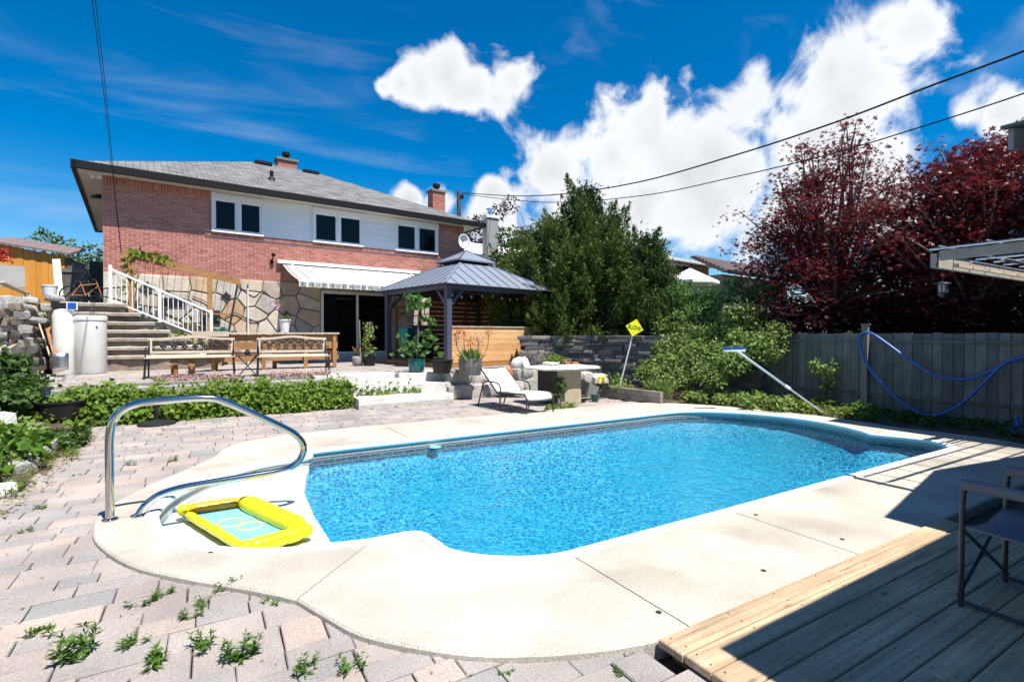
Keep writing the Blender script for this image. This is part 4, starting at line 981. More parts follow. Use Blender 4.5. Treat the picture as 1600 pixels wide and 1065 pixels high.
# bicycle
A = at(112,476,13.4); bk = thing('bicycle', 'old bicycle parked by the dark gate', 'bicycle', A, R(12))
for x in (.0,.62):
    w = MB().tube([(x+.24*math.cos(a*.314),0,.25+.24*math.sin(a*.314)) for a in range(20)], .018, 6, True).build('tyre', 'plastic_black', bk, smooth=60)
    b = MB()
    for a in range(10): b.tube([(x,0,.25),(x+.23*math.cos(a*.628),0,.25+.23*math.sin(a*.628))], .002, 4)
    b.build('spokes', 'alu', w)
b = MB(); 
for p, q in (((0,0,.25),(.28,0,.26)),((.28,0,.26),(.20,0,.55)),((0,0,.25),(.20,0,.55)),((.20,0,.52),(.52,0,.58)),((.28,0,.26),(.53,0,.50)),((.62,0,.25),(.50,0,.66))): b.tube([p,q], .014, 6)
b.build('bicycle_frame', 'terracotta', bk); MB().tube([(.42,-.2,.68),(.50,-.08,.68),(.50,.08,.68),(.42,.2,.68)], .012, 6).build('handlebar', 'graphite', bk, smooth=50); MB().prism([(.08,-.06),(.30,-.02),(.30,.02),(.08,.06)], .60,.64).build('saddle', 'plastic_black', bk)
MB().tube([(.19,0,.55),(.18,0,.61)], .012, 6).build('seat_post', 'alu', bk)

# ------------------------------------------------------------------ steps, retaining stones, ivy
gs = thing('garden_steps', 'three pale limestone slab steps up to the patio', 'steps', (3.5,10.8,0)); SO = (3.5,10.8,0)
def slab(b, x0, x1, y0, y1, z0, z1):
    nn = 9; vs = []; fs = []
    for i in range(nn+1):
        x = x0+(x1-x0)*i/nn; d = pr.uniform(-.018,.018)
        vs += [(x,y0+d,z0),(x,y0+d-.012,(z0+z1)/2+pr.uniform(-.02,.02)),(x,y0+d+.008,z1-.012),(x,y0+d+.03,z1+pr.uniform(-.004,.004)),(x,y1,z1),(x,y1,z0)]
        if i:
            for j in range(6): fs.append(((i-1)*6+j,(i-1)*6+(j+1)%6,i*6+(j+1)%6,i*6+j))
    fs += [tuple(range(6)), tuple(nn*6+j for j in range(6))[::-1]]; return b.add(vs, fs)
for x0, x1, y0, y1, z0, z1 in ((2.55,4.55,10.15,10.95,-.06,.17),(2.25,4.75,10.75,11.4,.0,.36),(1.9,4.75,11.3,12.1,.2,.56)):
    b = MB(); slab(b,x0,x1,y0,y1,z0,z1); o = b.build('step', 'limestone', gs, SO); o.rotation_euler = (0,0,R(-1.5))
rt = thing('retaining_stones', 'row of big pale boulders holding the patio edge behind the lounger', 'stone wall', (5.5,11,0)); RO = (5.5,11,0)
for x, y, z, sx, sy, sz in ((5.05,11.1,.40,.62,.5,.30),(5.68,11.2,.38,.62,.5,.30),(6.3,11.4,.36,.6,.5,.34),(5.0,10.95,.10,.5,.5,.34),(5.5,10.9,.10,.45,.45,.32),(6.0,11.05,.10,.55,.5,.36),(6.55,11.1,.12,.5,.5,.34),(6.9,11.5,.35,.55,.5,.32),(7.15,11.2,.10,.5,.5,.3),(7.5,11.6,.3,.5,.5,.35),(4.78,10.75,.12,.3,.3,.26),(7.9,11.9,.3,.6,.5,.4)):
    stone('boulder', ROCKS, 'rock', (x-RO[0],y-RO[1],z-RO[2]), (sx*1.15,sy*1.1,sz*1.2), pr.uniform(-.3,.3), rt, .08)
MB().prism([(-3.4,11.2),(2.4,11.15),(2.4,11.62),(-3.4,11.62)], -.1, .5).build('patio_retaining_wall', 'rock')['kind'] = 'structure'
def hedge(n, xr, yr, zr, name, label, m, size, cat='ivy', front=1.0):
    """leafy bank: leaves follow a bumpy top and front"""
    X = rng.uniform(*xr, n); u = rng.random(n); bump = .10*np.sin(X*3.1)+.07*np.sin(X*7.3+1)
    top = zr[1]*(.92+.75*bump+.10*np.sin(X*13+2)*np.sin(X*2.1))
    f = rng.random(n) < .55
    Y = np.where(f, yr[0]+rng.normal(0,.09,n)+.35*bump, rng.uniform(yr[0],yr[1],n)); Z = np.where(f, zr[0]+u*(top-zr[0]), top+rng.normal(0,.065,n)+np.where(rng.random(n) < .06, .08, 0))
    Y = Y + np.where(f, .16*(Z/zr[1])**2, 0)
    Nn = np.where(f[:,None], np.array([0,-1,.5]), np.array([0,-.3,1])) + rng.normal(0,.45,(n,3))
    D = rng.normal(0,.7,(n,3)) + np.array([0,-.35,-.35])
    c = (sum(xr)/2, sum(yr)/2, zr[0]); o = thing(name, label, cat, c); leafmesh('foliage', np.column_stack([X,Y,Z]), D, Nn, rng.uniform(.6,1.25,n)*size, T_IVY, m, o, c); return o
hedge(15500, (-2.6,2.5), (10.6,11.75), (-.05,.43), 'ivy_bank', 'long bank of bright green ivy below the benches', 'ivy', .075)
hedge(900, (2.2,4.0), (10.72,10.95), (.16,.30), 'creeping_ivy', 'yellow green ivy creeping along the first stone step', 'ivy', .06)
for nme, lab, xr, yr in (('pink_flowers','pink flowers under the left iron bench',(-.9,.6),(11.75,11.95)),('pink_flowers','pink flowers under the right iron bench',(1.1,2.3),(11.65,11.85))):
    c = (sum(xr)/2, sum(yr)/2, PZ); o = thing(nme, lab, 'flowers', c); n = 700
    P = np.column_stack([rng.uniform(*xr,n), rng.uniform(*yr,n), PZ+np.abs(rng.normal(0,.05,n))]); leafmesh('blossom', P, rdir(n)+[0,0,.5], rdir(n)+[0,0,1], rng.uniform(.03,.05,n), T_OVAL, 'pink', o, c)
    P = P[:300]-[0,0,.03]; leafmesh('foliage', P, rdir(300)+[0,0,.3], rdir(300)+[0,0,1], rng.uniform(.03,.06,300), T_OVAL, 'ivy_dark', o, c)

# left bed
def bush(name, label, cat, c, clump_list, per, size, m, tmpl=T_IVY, squash=(1,1,.8), shell=.45, updir=.25, group=None, stems=0):
    o = thing(name, label, cat, c, 0, group); C_ = np.array([q[:3] for q in clump_list]); r = np.array([q[3] for q in clump_list])
    P, d = clumps(C_, r, per, squash, shell); n = len(P)
    D = d*.6 + rdir(n)*.8 + np.array([0,0,-updir]); Nn = d + rdir(n)*.5 + np.array([0,0,.6])
    leafmesh('foliage', P, D, Nn, rng.uniform(.65,1.3,n)*size, tmpl, m, o, c)
    if stems:
        b = MB()
        for k in range(stems):
            q = C_[k % len(C_)]; b.tube(smoothline([(c[0]+pr.uniform(-.08,.08),c[1]+pr.uniform(-.08,.08),c[2]-.03),((c[0]+q[0])/2+pr.uniform(-.1,.1),(c[1]+q[1])/2,(c[2]+q[2])/2),tuple(q)],3), .012, 5)
        b.build('stem', 'bark', o, c)
    return o
def scatter(n, xr, yr, zfun, r): return [(x, y, zfun(x,y), pr.uniform(*r)) for x, y in ((pr.uniform(*xr), pr.uniform(*yr)) for _ in range(n))]
bedz = lambda x, y: .05+max(0,(-1.7-x))*.28
bush('ivy_slope', 'dense dark green ivy climbing the bank below the rubble wall', 'ivy', (-3.0,11.6,.4), scatter(76,(-3.8,-2.45),(9.9,13.2),lambda x,y: bedz(x,y)+.18+max(0,(-2.8-x))*.9,(.14,.26)), 110, .10, 'ivy_dark')
bush('garden_vine', 'light green vine sprawling over rocks in the left bed', 'plant', (-2.2,8.0,.1), scatter(58,(-3.2,-1.9),(6.6,9.1),lambda x,y: bedz(x,y)+.05,(.10,.18)), 75, .10, 'vine', T_OVAL)
bush('leafy_vine', 'bright green broad-leaved vine at the near end of the left bed', 'plant', (-2.15,7.0,.1), scatter(26,(-2.7,-1.75),(6.3,8.2),lambda x,y: bedz(x,y)+.12,(.10,.2)), 60, .13, 'weed', T_OVAL)
bush('bed_ivy', 'dark ivy clump in the left bed beside the black tub', 'ivy', (-1.75,9.2,0), scatter(16,(-1.8,-1.5),(8.5,9.6),lambda x,y: .06,(.07,.12)), 90, .07, 'ivy_dark')
bush('bed_weeds', 'small dry weeds edging the left bed', 'weeds', (-1.6,7.6,0), scatter(26,(-1.85,-1.4),(6.2,9.0),lambda x,y: .02,(.05,.10)), 60, .05, 'ivy', T_LONG)
P = np.column_stack([rng.uniform(-2.1,-1.35,900), rng.uniform(5.6,9.4,900), rng.uniform(-.03,.02,900)]); o = leafmesh('leaf_litter', P, rdir(900)*[1,1,.2], rdir(900)*.3+[0,0,1], rng.uniform(.02,.05,900), T_OVAL, 'dry'); o['kind'] = 'stuff'
for i, (x, y, z, sx, sy, sz) in enumerate(((-1.78,7.35,.04,.36,.30,.24),(-1.86,7.75,.06,.42,.34,.22),(-1.80,8.45,.06,.42,.36,.24),(-1.70,8.85,.05,.36,.3,.2),(-2.1,8.1,.14,.5,.4,.2),(-2.3,7.5,.14,.4,.36,.2))):
    o = stone('edging_rock', ROCKS, 'rock', (x,y,z-.03), (sx*.85,sy*.85,sz*.85)); tag(o, ('nearest','second','third','fourth','flat inner','inner near')[i]+' pale rock edging the left flower bed among vines', 'rock', 'rocks edging the left bed')
for lab, q, s in (('white rock at the far left beside the near paving',on_z(0,768,.0),(.26,.24,.16)),('white carved stone among vines at the left edge',on_z(6,660,.35),(.22,.2,.26)),('pale boulder in ivy behind the black tub',on_z(85,603,.45),(.7,.5,.34)),('flat pale stone just behind the solar lamp',on_z(100,622,.30),(.8,.35,.10))):
    o = stone('boulder', ROUND, 'whiterock' if 'white' in lab else 'rock', q, s); tag(o, lab, 'boulder')
q = on_z(94,652,.12); o = thing('planter_tub', 'low round black tub in the left bed', 'planter', q)
MB().lathe([(.30,0),(.345,.24),(.36,.25),(.36,.275),(.335,.275),(.33,.235)], 28).build('tub', 'plastic_black', o, smooth=40); MB().lathe([(.328,.215),(.328,.225)], 28).build('soil_fill', 'soil', o)
A = q + np.array([-.16,-.05,.22]); o = thing('solar_lamp', 'black square solar garden lamp standing in the tub', 'lamp', A)
MB().tube([(0,0,-.05),(.02,0,.14)], .010, 6).build('stake', 'plastic_black', o); MB().lathe([(.045,.13),(.06,.24)], 4).build('lamp_glass', 'lampglass', o); MB().lathe([(.105,.24),(.095,.262),(.05,.29),(.005,.295)], 4).build('lamp_cap', 'plastic_black', o)
b = MB()
for a in range(4): an = a*math.pi/2; b.tube([(.045*math.cos(an),.045*math.sin(an),.13),(.062*math.cos(an),.062*math.sin(an),.24)], .005, 5)
b.build('lamp_cage', 'plastic_black', o)
q = (-.74,10.22,-.034); o = thing('umbrella_base', 'round black parasol base with a short tube against the ivy', 'umbrella base', q)
MB().lathe([(.27,0),(.27,.03),(.24,.05),(.06,.075),(.03,.09)], 28).build('foot', 'plastic_black', o, smooth=40); MB().lathe([(.028,.085),(.028,.36),(.036,.36),(.036,.42)], 14).build('tube', 'plastic_black', o, smooth=40)

# ------------------------------------------------------------------ benches and patio furniture
def iron_bench(label, q, rz, L_):
    o = thing('park_bench', label, 'bench', q, rz, 'iron and wood park benches'); h = L_/2
    for i in range(4): MB().cbx(-h,h,-.30+i*.11,-.30+i*.11+.095,.41+.008*i,.435+.008*i,.004).build('seat_slat', 'palewood', o)
    f = MB(); by_ = .16
    pts = []
    for i in range(21): x = -h+L_*i/20; pts.append((x,by_+.06,.80+.05*math.exp(-(x/(.22*L_))**2)))
    for i in range(20): f.beam(pts[i],pts[i+1],.025,.05)
    f.beam((-h,by_+.03,.52),(h,by_+.03,.52),.025,.055).beam((-h+.035,by_+.03,.5),(-h+.035,by_+.06,.80),.07,.025,(0,1,0)).beam((h-.035,by_+.03,.5),(h-.035,by_+.06,.80),.07,.025,(0,1,0))
    f.build('back_frame', 'palewood', o)
    b = MB(); rr = random.Random(2); y = by_+.045
    n = 15
    for i in range(n):
        x = -h+.12+(L_-.24)*i/(n-1); s = 1 if i % 2 else -1
        b.tube([(x+s*.07*math.sin(t*.5),y,.55+.21*t/9) for t in range(10)], .012, 5)
        for cx, cz_, r0 in ((x+s*.05,.62,.055),(x-s*.03,.72,.045)):
            b.tube([(cx+r0*(1-t/14)*math.cos(t*.62)*s,y,cz_+r0*(1-t/14)*math.sin(t*.62)) for t in range(12)], .011, 5)
        for k in range(4):
            a = rr.uniform(0,6.28); cx, cz_ = x+rr.uniform(-.06,.06), rr.uniform(.58,.75)
            b.add([(cx,y-.01,cz_),(cx+.03*math.cos(a)-.012*math.sin(a),y-.014,cz_+.03*math.sin(a)+.012*math.cos(a)),(cx+.07*math.cos(a),y-.01,cz_+.07*math.sin(a)),(cx+.03*math.cos(a)+.012*math.sin(a),y-.006,cz_+.03*math.sin(a)-.012*math.cos(a))], [(0,1,2,3)])
    b.build('scroll_panel', 'iron', o, smooth=60)
    for s in (-1,1):
        x = s*(h-.02); e = MB(); e.beam((x,-.26,.42),(x+s*.02,-.31,0),.03,.03).beam((x,.12,.42),(x+s*.02,.24,0),.03,.03).beam((x,-.30,.40),(x,.16,.43),.03,.03).beam((x,.14,.42),(x,.23,.82),.03,.03)
        e.tube([(x,-.28,.42),(x,-.30,.58),(x,-.22,.63),(x,.0,.62),(x,.18,.62)], .014, 6); e.build('end_frame', 'iron', o, smooth=50)
    return o
iron_bench('left iron-backed bench with pale wooden slats, near the stairs', (-.30,12.75,PZ), R(-3), 1.58)
iron_bench('right iron-backed bench with pale wooden slats, near the steps', (1.62,12.25,PZ), R(-3), 1.44)
q = (.72,12.35,PZ); o = thing('bistro_table', 'small black folding side table between the iron benches', 'table', q)
MB().bx(-.23,.23,-.16,.16,.44,.46).build('table_top', 'iron', o)
for s in (-1,1):
    for x in (-.18,.18): MB().tube([(x*s,-.13,.0),(-x*s,.13,.44)] if x > 0 else [(x*s,.13,0),(-x*s,-.13,.44)], .010, 6).build('leg', 'iron', o)
MB().lathe([(.05,0),(.06,.05),(.03,.09),(.045,.11)], 10, (0,0,.46)).build('ashtray', 'plastic_black', o, smooth=50)
o = thing('wooden_bench', 'long brown wooden bench seen from behind the iron benches', 'bench', (1.5,14.4,PZ)); h = 1.55
MB().bx(-h,h,-.10,.05,.905,.945).build('cap_rail', 'palewood', o)
for z0, z1 in ((.73,.89),(.52,.71)): MB().bx(-h+.05,h-.03,-.02,.02,z0,z1).build('back_plank', 'timber', o)
for x in (-h+.15,-.3,.7,h-.12): MB().bx(x-.045,x+.045,-.075,-.022,0,.90).build('back_post', 'timber', o)
for y in (.06,.21,.36): MB().bx(-h,h,y,y+.14,.40,.44).build('seat_plank', 'timber', o)
for x in (-h+.2,0,h-.2): MB().bx(x-.05,x+.05,.38,.47,0,.40).build('leg', 'timber', o)
MB().bx(-h,h,.02,.05,.22,.36).build('apron', 'timber', o)
o = thing('plank_bench', 'low brown bench with thick legs behind the left iron bench', 'bench', (-.42,13.35,PZ))
MB().bx(-.40,.40,-.18,.18,.38,.44).build('seat', 'timber', o)
for x in (-.22,.10): MB().bx(x-.06,x+.06,-.14,.14,0,.38).build('leg', 'timber', o)
o = MB().bx(-.42,.32,-.2,.2,0,.12).build('planter_box', 'palewood'); o.location = (.10,14.15,1.40); tag(o, 'pale wooden box on the end of the long brown bench', 'box')
q = at(441,517,13.7); o = thing('flower_pot', 'white flower pot with a pink orchid on the long bench', 'flower pot', (q[0],14.38,PZ+.945))
MB().lathe([(.09,0),(.13,.30),(.145,.305),(.145,.34),(.125,.34),(.11,.30)], 20).build('pot', 'whitepaint', o, smooth=40)
MB().tube(smoothline([(0,0,.3),(-.06,0,.55),(-.16,0,.75),(-.28,-.02,.80)],4), .007, 6).build('stem', 'bark', o)
P = np.array([(-.10-.2*t+pr.uniform(-.03,.03),-.02,.66+.16*t-.1*t*t+pr.uniform(-.05,.04)) for t in np.linspace(0,1,26)]); leafmesh('blossom', P, rdir(26), rdir(26)+[0,-1,0], .075, T_OVAL, 'orchid', o)
leafmesh('foliage', np.array([(0,0,.32)]*6), rdir(6)+[0,0,.3], rdir(6)+[0,0,1], .2, T_OVAL, 'ivy_dark', o)

# ------------------------------------------------------------------ gazebo
GR = R(11.7); GP = np.array([5.43,12.46,PZ]); gz = thing('gazebo', 'grey metal gazebo with a two-tier roof and orange plank half wall', 'gazebo', GP, GR)
GA, GB = 3.58, 3.18; pz = .12; eh = 2.17
fl = [MB().bx(-.08,GA+.08,i*.29-.06,i*.29+.225,.0,pz).build('floor_board', 'timber', gz) for i in range(12)]
for x, y in ((0,0),(GA,0),(0,GB),(GA,GB)): MB().bx(x-.075,x+.075,y-.075,y+.075,pz+.001,eh-.02).build('post', 'frame_grey', gz)
fb = MB()
for a in ((-.12,GA+.12,-.10,-.0),(-.12,GA+.12,GB+.0,GB+.10)): fb.bx(*a, eh-.08, eh+.12)
for a in ((-.12,-.02,.0,GB),(GA+.02,GA+.12,.0,GB)): fb.bx(*a, eh-.078, eh+.118)
fb.build('eave_beam', 'frame_grey', gz)
for px_, py_, dx, dy in ((0,0,1,0),(0,0,0,1),(GA,0,-1,0),(GA,0,0,1),(0,GB,1,0),(0,GB,0,-1),(GA,GB,-1,0),(GA,GB,0,-1)):
    MB().beam((px_+dx*.05,py_+dy*.05,eh-.52),(px_+dx*.46,py_+dy*.46,eh-.09),.06,.07).build('corner_brace', 'frame_grey', gz)
ov = .26; cx, cy = GA/2, GB/2; C4 = [(-ov,-ov),(GA+ov,-ov),(GA+ov,GB+ov),(-ov,GB+ov)]; ze = eh+.06; zt = 3.02; k0 = .52
for i in range(4):
    a, c = Vector((*C4[i],0)), Vector((*C4[(i+1)%4],0)); ctr = Vector((cx,cy,0)); n = 11
    ta, tc_ = ctr+(a-ctr)*.27, ctr+(c-ctr)*.27
    def roofpt(u, v):                             # u along the eave, v up the slope
        e = a.lerp(c,u); t = ta.lerp(tc_,u)
        w = e.lerp(t, v); return Vector((w.x, w.y, ze+(zt-ze)*v))
    # equal-width panels standing square to the eave, cut by the hips
    Ln = (c-a).length; dirn = (c-a)/Ln; hipw = (Ln-(tc_-ta).length)/2
    for j in range(n):
        x0, x1 = Ln*j/n+.004, Ln*(j+1)/n-.004
        vtop = lambda x: min(1.0, x/hipw, (Ln-x)/hipw)
        def pt(x, v, dz=0):
            inn = (ta+tc_)/2-(a+c)/2; return Vector(((a+dirn*x+inn*v).x,(a+dirn*x+inn*v).y,ze+(zt-ze)*v+dz))
        xs_ = [x0,x1]
        for xb in (hipw, Ln-hipw):
            if x0 < xb < x1: xs_.append(xb)
        xs_.sort(); top_ = [pt(x,max(vtop(x),.0)) for x in xs_][::-1]; poly = [pt(x0,0),pt(x1,0)]+top_
        m_ = len(poly); vs = [tuple(p) for p in poly]+[(p.x,p.y,p.z-.015) for p in poly]
        MB().add(vs, [tuple(range(m_)),tuple(range(m_,2*m_))[::-1]]+[(q_,(q_+1)%m_,(q_+1)%m_+m_,q_+m_) for q_ in range(m_)]).build('roof_panel', 'slate_metal', gz)
        sx_ = Ln*(j+1)/n
        if j < n-1: MB().beam(pt(sx_,0,.008),pt(sx_,max(.02,vtop(sx_)),.008),.016,.02).build('seam', 'frame_grey', gz)
    MB().beam((a.x,a.y,ze+.012),(ta.x,ta.y,zt+.012),.05,.03).build('hip_cap', 'slate_metal', gz)
c2 = [((x-cx)*.33+cx,(y-cy)*.33+cy) for x, y in C4]; z2 = zt+.10; top = zt+.46
MB().prism([((x-cx)*.25+cx,(y-cy)*.25+cy) for x, y in C4], zt-.1, z2).build('vent_collar', 'black', gz)
for i in range(4):
    a, c = c2[i], c2[(i+1)%4]; MB().add([(a[0],a[1],z2),(c[0],c[1],z2),(cx,cy,top),(a[0],a[1],z2-.05),(c[0],c[1],z2-.05)], [(0,1,2),(0,3,4,1)]).build('cap_panel', 'slate_metal', gz)
    MB().beam((a[0],a[1],z2+.01),(cx,cy,top+.01),.035,.025).build('cap_seam', 'frame_grey', gz)
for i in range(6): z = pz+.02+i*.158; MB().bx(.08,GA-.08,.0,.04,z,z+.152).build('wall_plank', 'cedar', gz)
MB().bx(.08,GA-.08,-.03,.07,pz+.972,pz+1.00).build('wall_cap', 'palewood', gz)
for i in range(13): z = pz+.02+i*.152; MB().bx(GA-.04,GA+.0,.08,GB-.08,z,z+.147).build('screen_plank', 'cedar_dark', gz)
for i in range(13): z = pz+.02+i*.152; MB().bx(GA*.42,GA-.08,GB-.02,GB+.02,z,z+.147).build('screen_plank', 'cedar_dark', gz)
b = MB()
for i in range(5):
    for j in range(6): b.bx(GA*.50+i*.22,GA*.50+i*.22+.14,GB-.03,GB-.021,1.05+j*.155,1.065+j*.155)
b.build('screen_slot', 'palewood', gz)
b = MB(); 
for i in range(9): x = .4+i*.35; b.lathe([(.004,.0),(.03,-.03),(.032,-.07),(.005,-.10)], 8, (x, .35+.06*math.sin(i), eh-.14-.04*math.sin(i*1.3)))
b.build('string_light', 'lampglass', gz); MB().tube([(.1+i*.17,.35+.06*math.sin(i/2),eh-.10-.04*math.sin(i*.65)) for i in range(20)], .006, 5).build('light_cord', 'black', gz)
def GL(x, y, z=0.): return GP + np.array([x*math.cos(GR)-y*math.sin(GR), x*math.sin(GR)+y*math.cos(GR), z])
# inside the gazebo: a covered barbecue, frame and counter
o = thing('barbecue', 'blue grey barbecue with a rounded lid inside the gazebo', 'barbecue', GL(.55,2.3,pz), GR)
MB().bx(-.35,.35,-.25,.25,.05,.75).build('cart', 'black', o); MB().tube([(-.33,0,.86),(.33,0,.86)], .2, 14).build('lid', 'frame_grey', o, smooth=50); MB().bx(-.55,-.36,-.2,.2,.72,.76).build('side_shelf', 'graphite', o); MB().tube([(-.25,-.24,.9),(.25,-.24,.9)], .015, 8).build('handle', 'alu', o)
o = thing('wood_easel', 'brown wooden frame standing at the back of the gazebo', 'frame', GL(.95,3.75,-.0), GR)
MB().bx(-.40,-.30,-.03,.03,0,1.75).build('upright', 'timber', o); MB().bx(.5,.6,-.03,.03,0,1.75).build('upright', 'timber', o); MB().bx(-.42,.62,-.03,.03,1.75,1.83).build('crossbar', 'timber', o)
o = thing('patio_chair', 'dark folding chair with teal cushions under the gazebo', 'chair', GL(-.25,1.35,pz), GR+R(20))
MB().bx(-.25,.25,-.25,.22,.40,.50).build('cushion', 'teal', o); MB().bx(-.27,.27,.18,.28,.50,.95).build('backrest', 'teal', o)
for s in (-1,1): MB().tube([(s*.25,-.25,0),(s*.25,.2,.55)], .014, 6).build('leg', 'graphite', o); MB().tube([(s*.25,.25,0),(s*.25,-.2,.55)], .014, 6).build('leg', 'graphite', o)
# ------------------------------------------------------------------ pots
def pot(name, label, q, prof, m, cat='plant pot'):
    o = thing(name, label, cat, q); MB().lathe(prof, 22).build('pot', m, o, smooth=40); MB().lathe([(prof[-1][0]-.012,prof[-1][1]-.06),(prof[-1][0]-.012,prof[-1][1]-.045)], 22).build('soil_fill', 'soil', o); return o
q = at(651,578,12.0); q[2] = PZ; o = pot('plant_pot', 'teal glazed pot with a tall fig plant before the gazebo', q, [(.13,0),(.17,.04),(.20,.22),(.19,.30),(.205,.31),(.20,.325),(.18,.32)], 'teal')
MB().tube(smoothline([(0,0,.3),(.03,0,.8),(.05,.02,1.25),(.10,.0,1.75)],5), .014, 6).build('stem', 'palebark', o, smooth=50)
n = 120; P = np.vstack([np.column_stack([rng.normal(-.05,.22,70), rng.normal(-.05,.16,70), rng.uniform(.40,.95,70)]), np.column_stack([rng.normal(-.02,.16,34), rng.normal(0,.1,34), rng.uniform(1.50,1.82,34)]), np.column_stack([rng.normal(.3,.08,16), rng.normal(0,.08,16), rng.uniform(1.15,1.32,16)])])
leafmesh('foliage', P, rdir(n)+[0,0,-.2], rdir(n)+[0,-.6,.8], rng.uniform(.11,.20,n), T_IVY, 'bigleaf', o)
q = at(577,566,14.6); q[2] = PZ; o = pot('plant_pot', 'dark pot with a bushy pepper plant by the sliding door', q, [(.15,0),(.19,.26),(.20,.28),(.18,.28)], 'plastic_black')
P, d = clumps([(pr.uniform(-.12,.12),pr.uniform(-.1,.1),z) for z in np.linspace(.35,1.15,12)], [.16]*12, 28); leafmesh('foliage', P, rdir(len(P))+[0,0,-.3], d+[0,-.3,.5], rng.uniform(.06,.11,len(P)), T_OVAL, 'vine', o); MB().tube([(0,0,.22),(.02,0,1.25)], .008, 5).build('stake', 'palewood', o); MB().tube([(-.25,0,.22),(-.27,0,1.3)], .008, 5).build('stake', 'palewood', o)
q = at(559,564,14.6); q[2] = PZ; o = pot('plant_pot', 'round grey pot with thin grass left of the pepper plant', q, [(.11,0),(.17,.10),(.16,.24),(.13,.27),(.14,.29),(.12,.29)], 'rock')
leafmesh('foliage', np.zeros((14,3))+[0,0,.26], rdir(14)*.5+[0,0,1], rdir(14), .35, T_LONG, 'dry', o)
q = at(691,582,11.9); q[2] = PZ; o = pot('plant_pot', 'square black planter beside the gazebo post', q, [(.20,0),(.25,.28),(.265,.285),(.265,.31),(.24,.31)], 'plastic_black')
q = at(735,588,11.6); q[2] = PZ-.02; BT = thing('barrel_planter', 'weathered wooden barrel planter with an aloe and red blooms', 'planter', q)
for i in range(18):
    a = i*2*math.pi/18; a2 = a+2*math.pi/18*.93; vs = []
    for z, r_ in ((0,.235),(.2,.265),(.38,.27)): vs += [(r_*math.cos(a),r_*math.sin(a),z),(r_*math.cos(a2),r_*math.sin(a2),z),((r_-.03)*math.cos(a2),(r_-.03)*math.sin(a2),z),((r_-.03)*math.cos(a),(r_-.03)*math.sin(a),z)]
    fs = [(3,2,1,0),(8,9,10,11)]
    for l in range(2):
        for j in range(4): fs.append((l*4+j,l*4+(j+1)%4,(l+1)*4+(j+1)%4,(l+1)*4+j))
    MB().add(vs, fs).build('stave', 'greywood', BT)
MB().lathe([(.235,.04),(.235,.33)], 20).build('soil_fill', 'soil', BT)
n = 240; leafmesh('foliage', np.column_stack([rng.normal(0,.10,n),rng.normal(0,.10,n),np.full(n,.33)]), rdir(n)*.8+[0,0,1.0], rdir(n), rng.uniform(.15,.32,n), T_LONG, 'vine', BT)
for i in range(9):
    a = i*.7+.3; r0 = .22+.10*(i % 3); p = [(0,0,.34),(r0*.6*math.cos(a),r0*.3*math.sin(a),.42),(r0*math.cos(a),r0*.5*math.sin(a),.60),(r0*1.1*math.cos(a),r0*.5*math.sin(a),.75+.10*(i % 3))]
    MB().tube(smoothline(p,4), .008, 6).build('aloe_stem', 'palewood' if i % 2 else 'bark', BT, smooth=60)
    if i % 2 == 0 or i == 5:
        e = np.array(p[-1]); nn = 60; bl = leafmesh('bloom', e+rng.normal(0,.045,(nn,3))*[1,1,1.7], rdir(nn)+[0,0,.3], rdir(nn), .07, T_LONG, 'redflower', BT); bl['kind'] = 'stuff'
for i, (px, py) in enumerate(((709,586),(722,584),(768,580),(778,588))):
    q = at(px,py,11.9); q[2] = PZ+.03; o = stone('field_stone', ROUND, 'terracotta' if i == 1 else 'rock', q, (.2,.18,.14)); tag(o, ('small pale stone left of the barrel planter','reddish stone between the square pot and the barrel','brown stone right of the barrel planter','low grey stone behind the lounger head')[i], 'stone')
q = at(811,560,12.1); o = thing('garden_urn', 'round pale stone urn lying in front of the plank wall', 'urn', (q[0],q[1],PZ+.16)); b = MB(); b.lathe([(.04,-.2),(.14,-.17),(.20,-.06),(.205,.06),(.15,.16),(.16,.20),(.12,.20)], 20); oo = b.build('bowl', 'whiterock', o, smooth=60); oo.rotation_euler = (R(70),0,R(30))
for i, (px, py) in enumerate(((793,572),(822,572),(808,575))):
    q = at(px,py,12.0); q[2] = PZ-.02; o = stone('field_stone', ROUND, 'terracotta' if i == 0 else 'rock', q, (.3,.26,.26)); tag(o, ('red brown rock left of the stone urn','grey rock right of the stone urn','grey rock just below the stone urn')[i], 'stone')
# ------------------------------------------------------------------ poolside
q = (-.67,5.03,0); o = thing('pool_handrail', 'curved stainless steel handrail at the pool entry steps', 'handrail', q)
pr_ = [(-.67,.0),(-.67,.35),(-.665,.68),(-.62,.82),(-.50,.895),(-.30,.91),(-.10,.915),(.03,.905),(.12,.87),(.30,.77),(.54,.63),(.68,.53),(.745,.43),(.735,.33),(.65,.245),(.52,.215),(.2,.20),(-.13,.185),(-.32,.155),(-.43,.09),(-.48,.02),(-.49,0)]
MB().tube(smoothline([(a,5.03,z) for a, z in pr_],5), .030, 16).build('rail', 'steel', o, q, 80)
for x in (-.67,-.49): MB().lathe([(.055,0),(.055,.008),(.034,.018)], 18, (x,5.03,.0005)).build('flange', 'steel', o, q, 40)
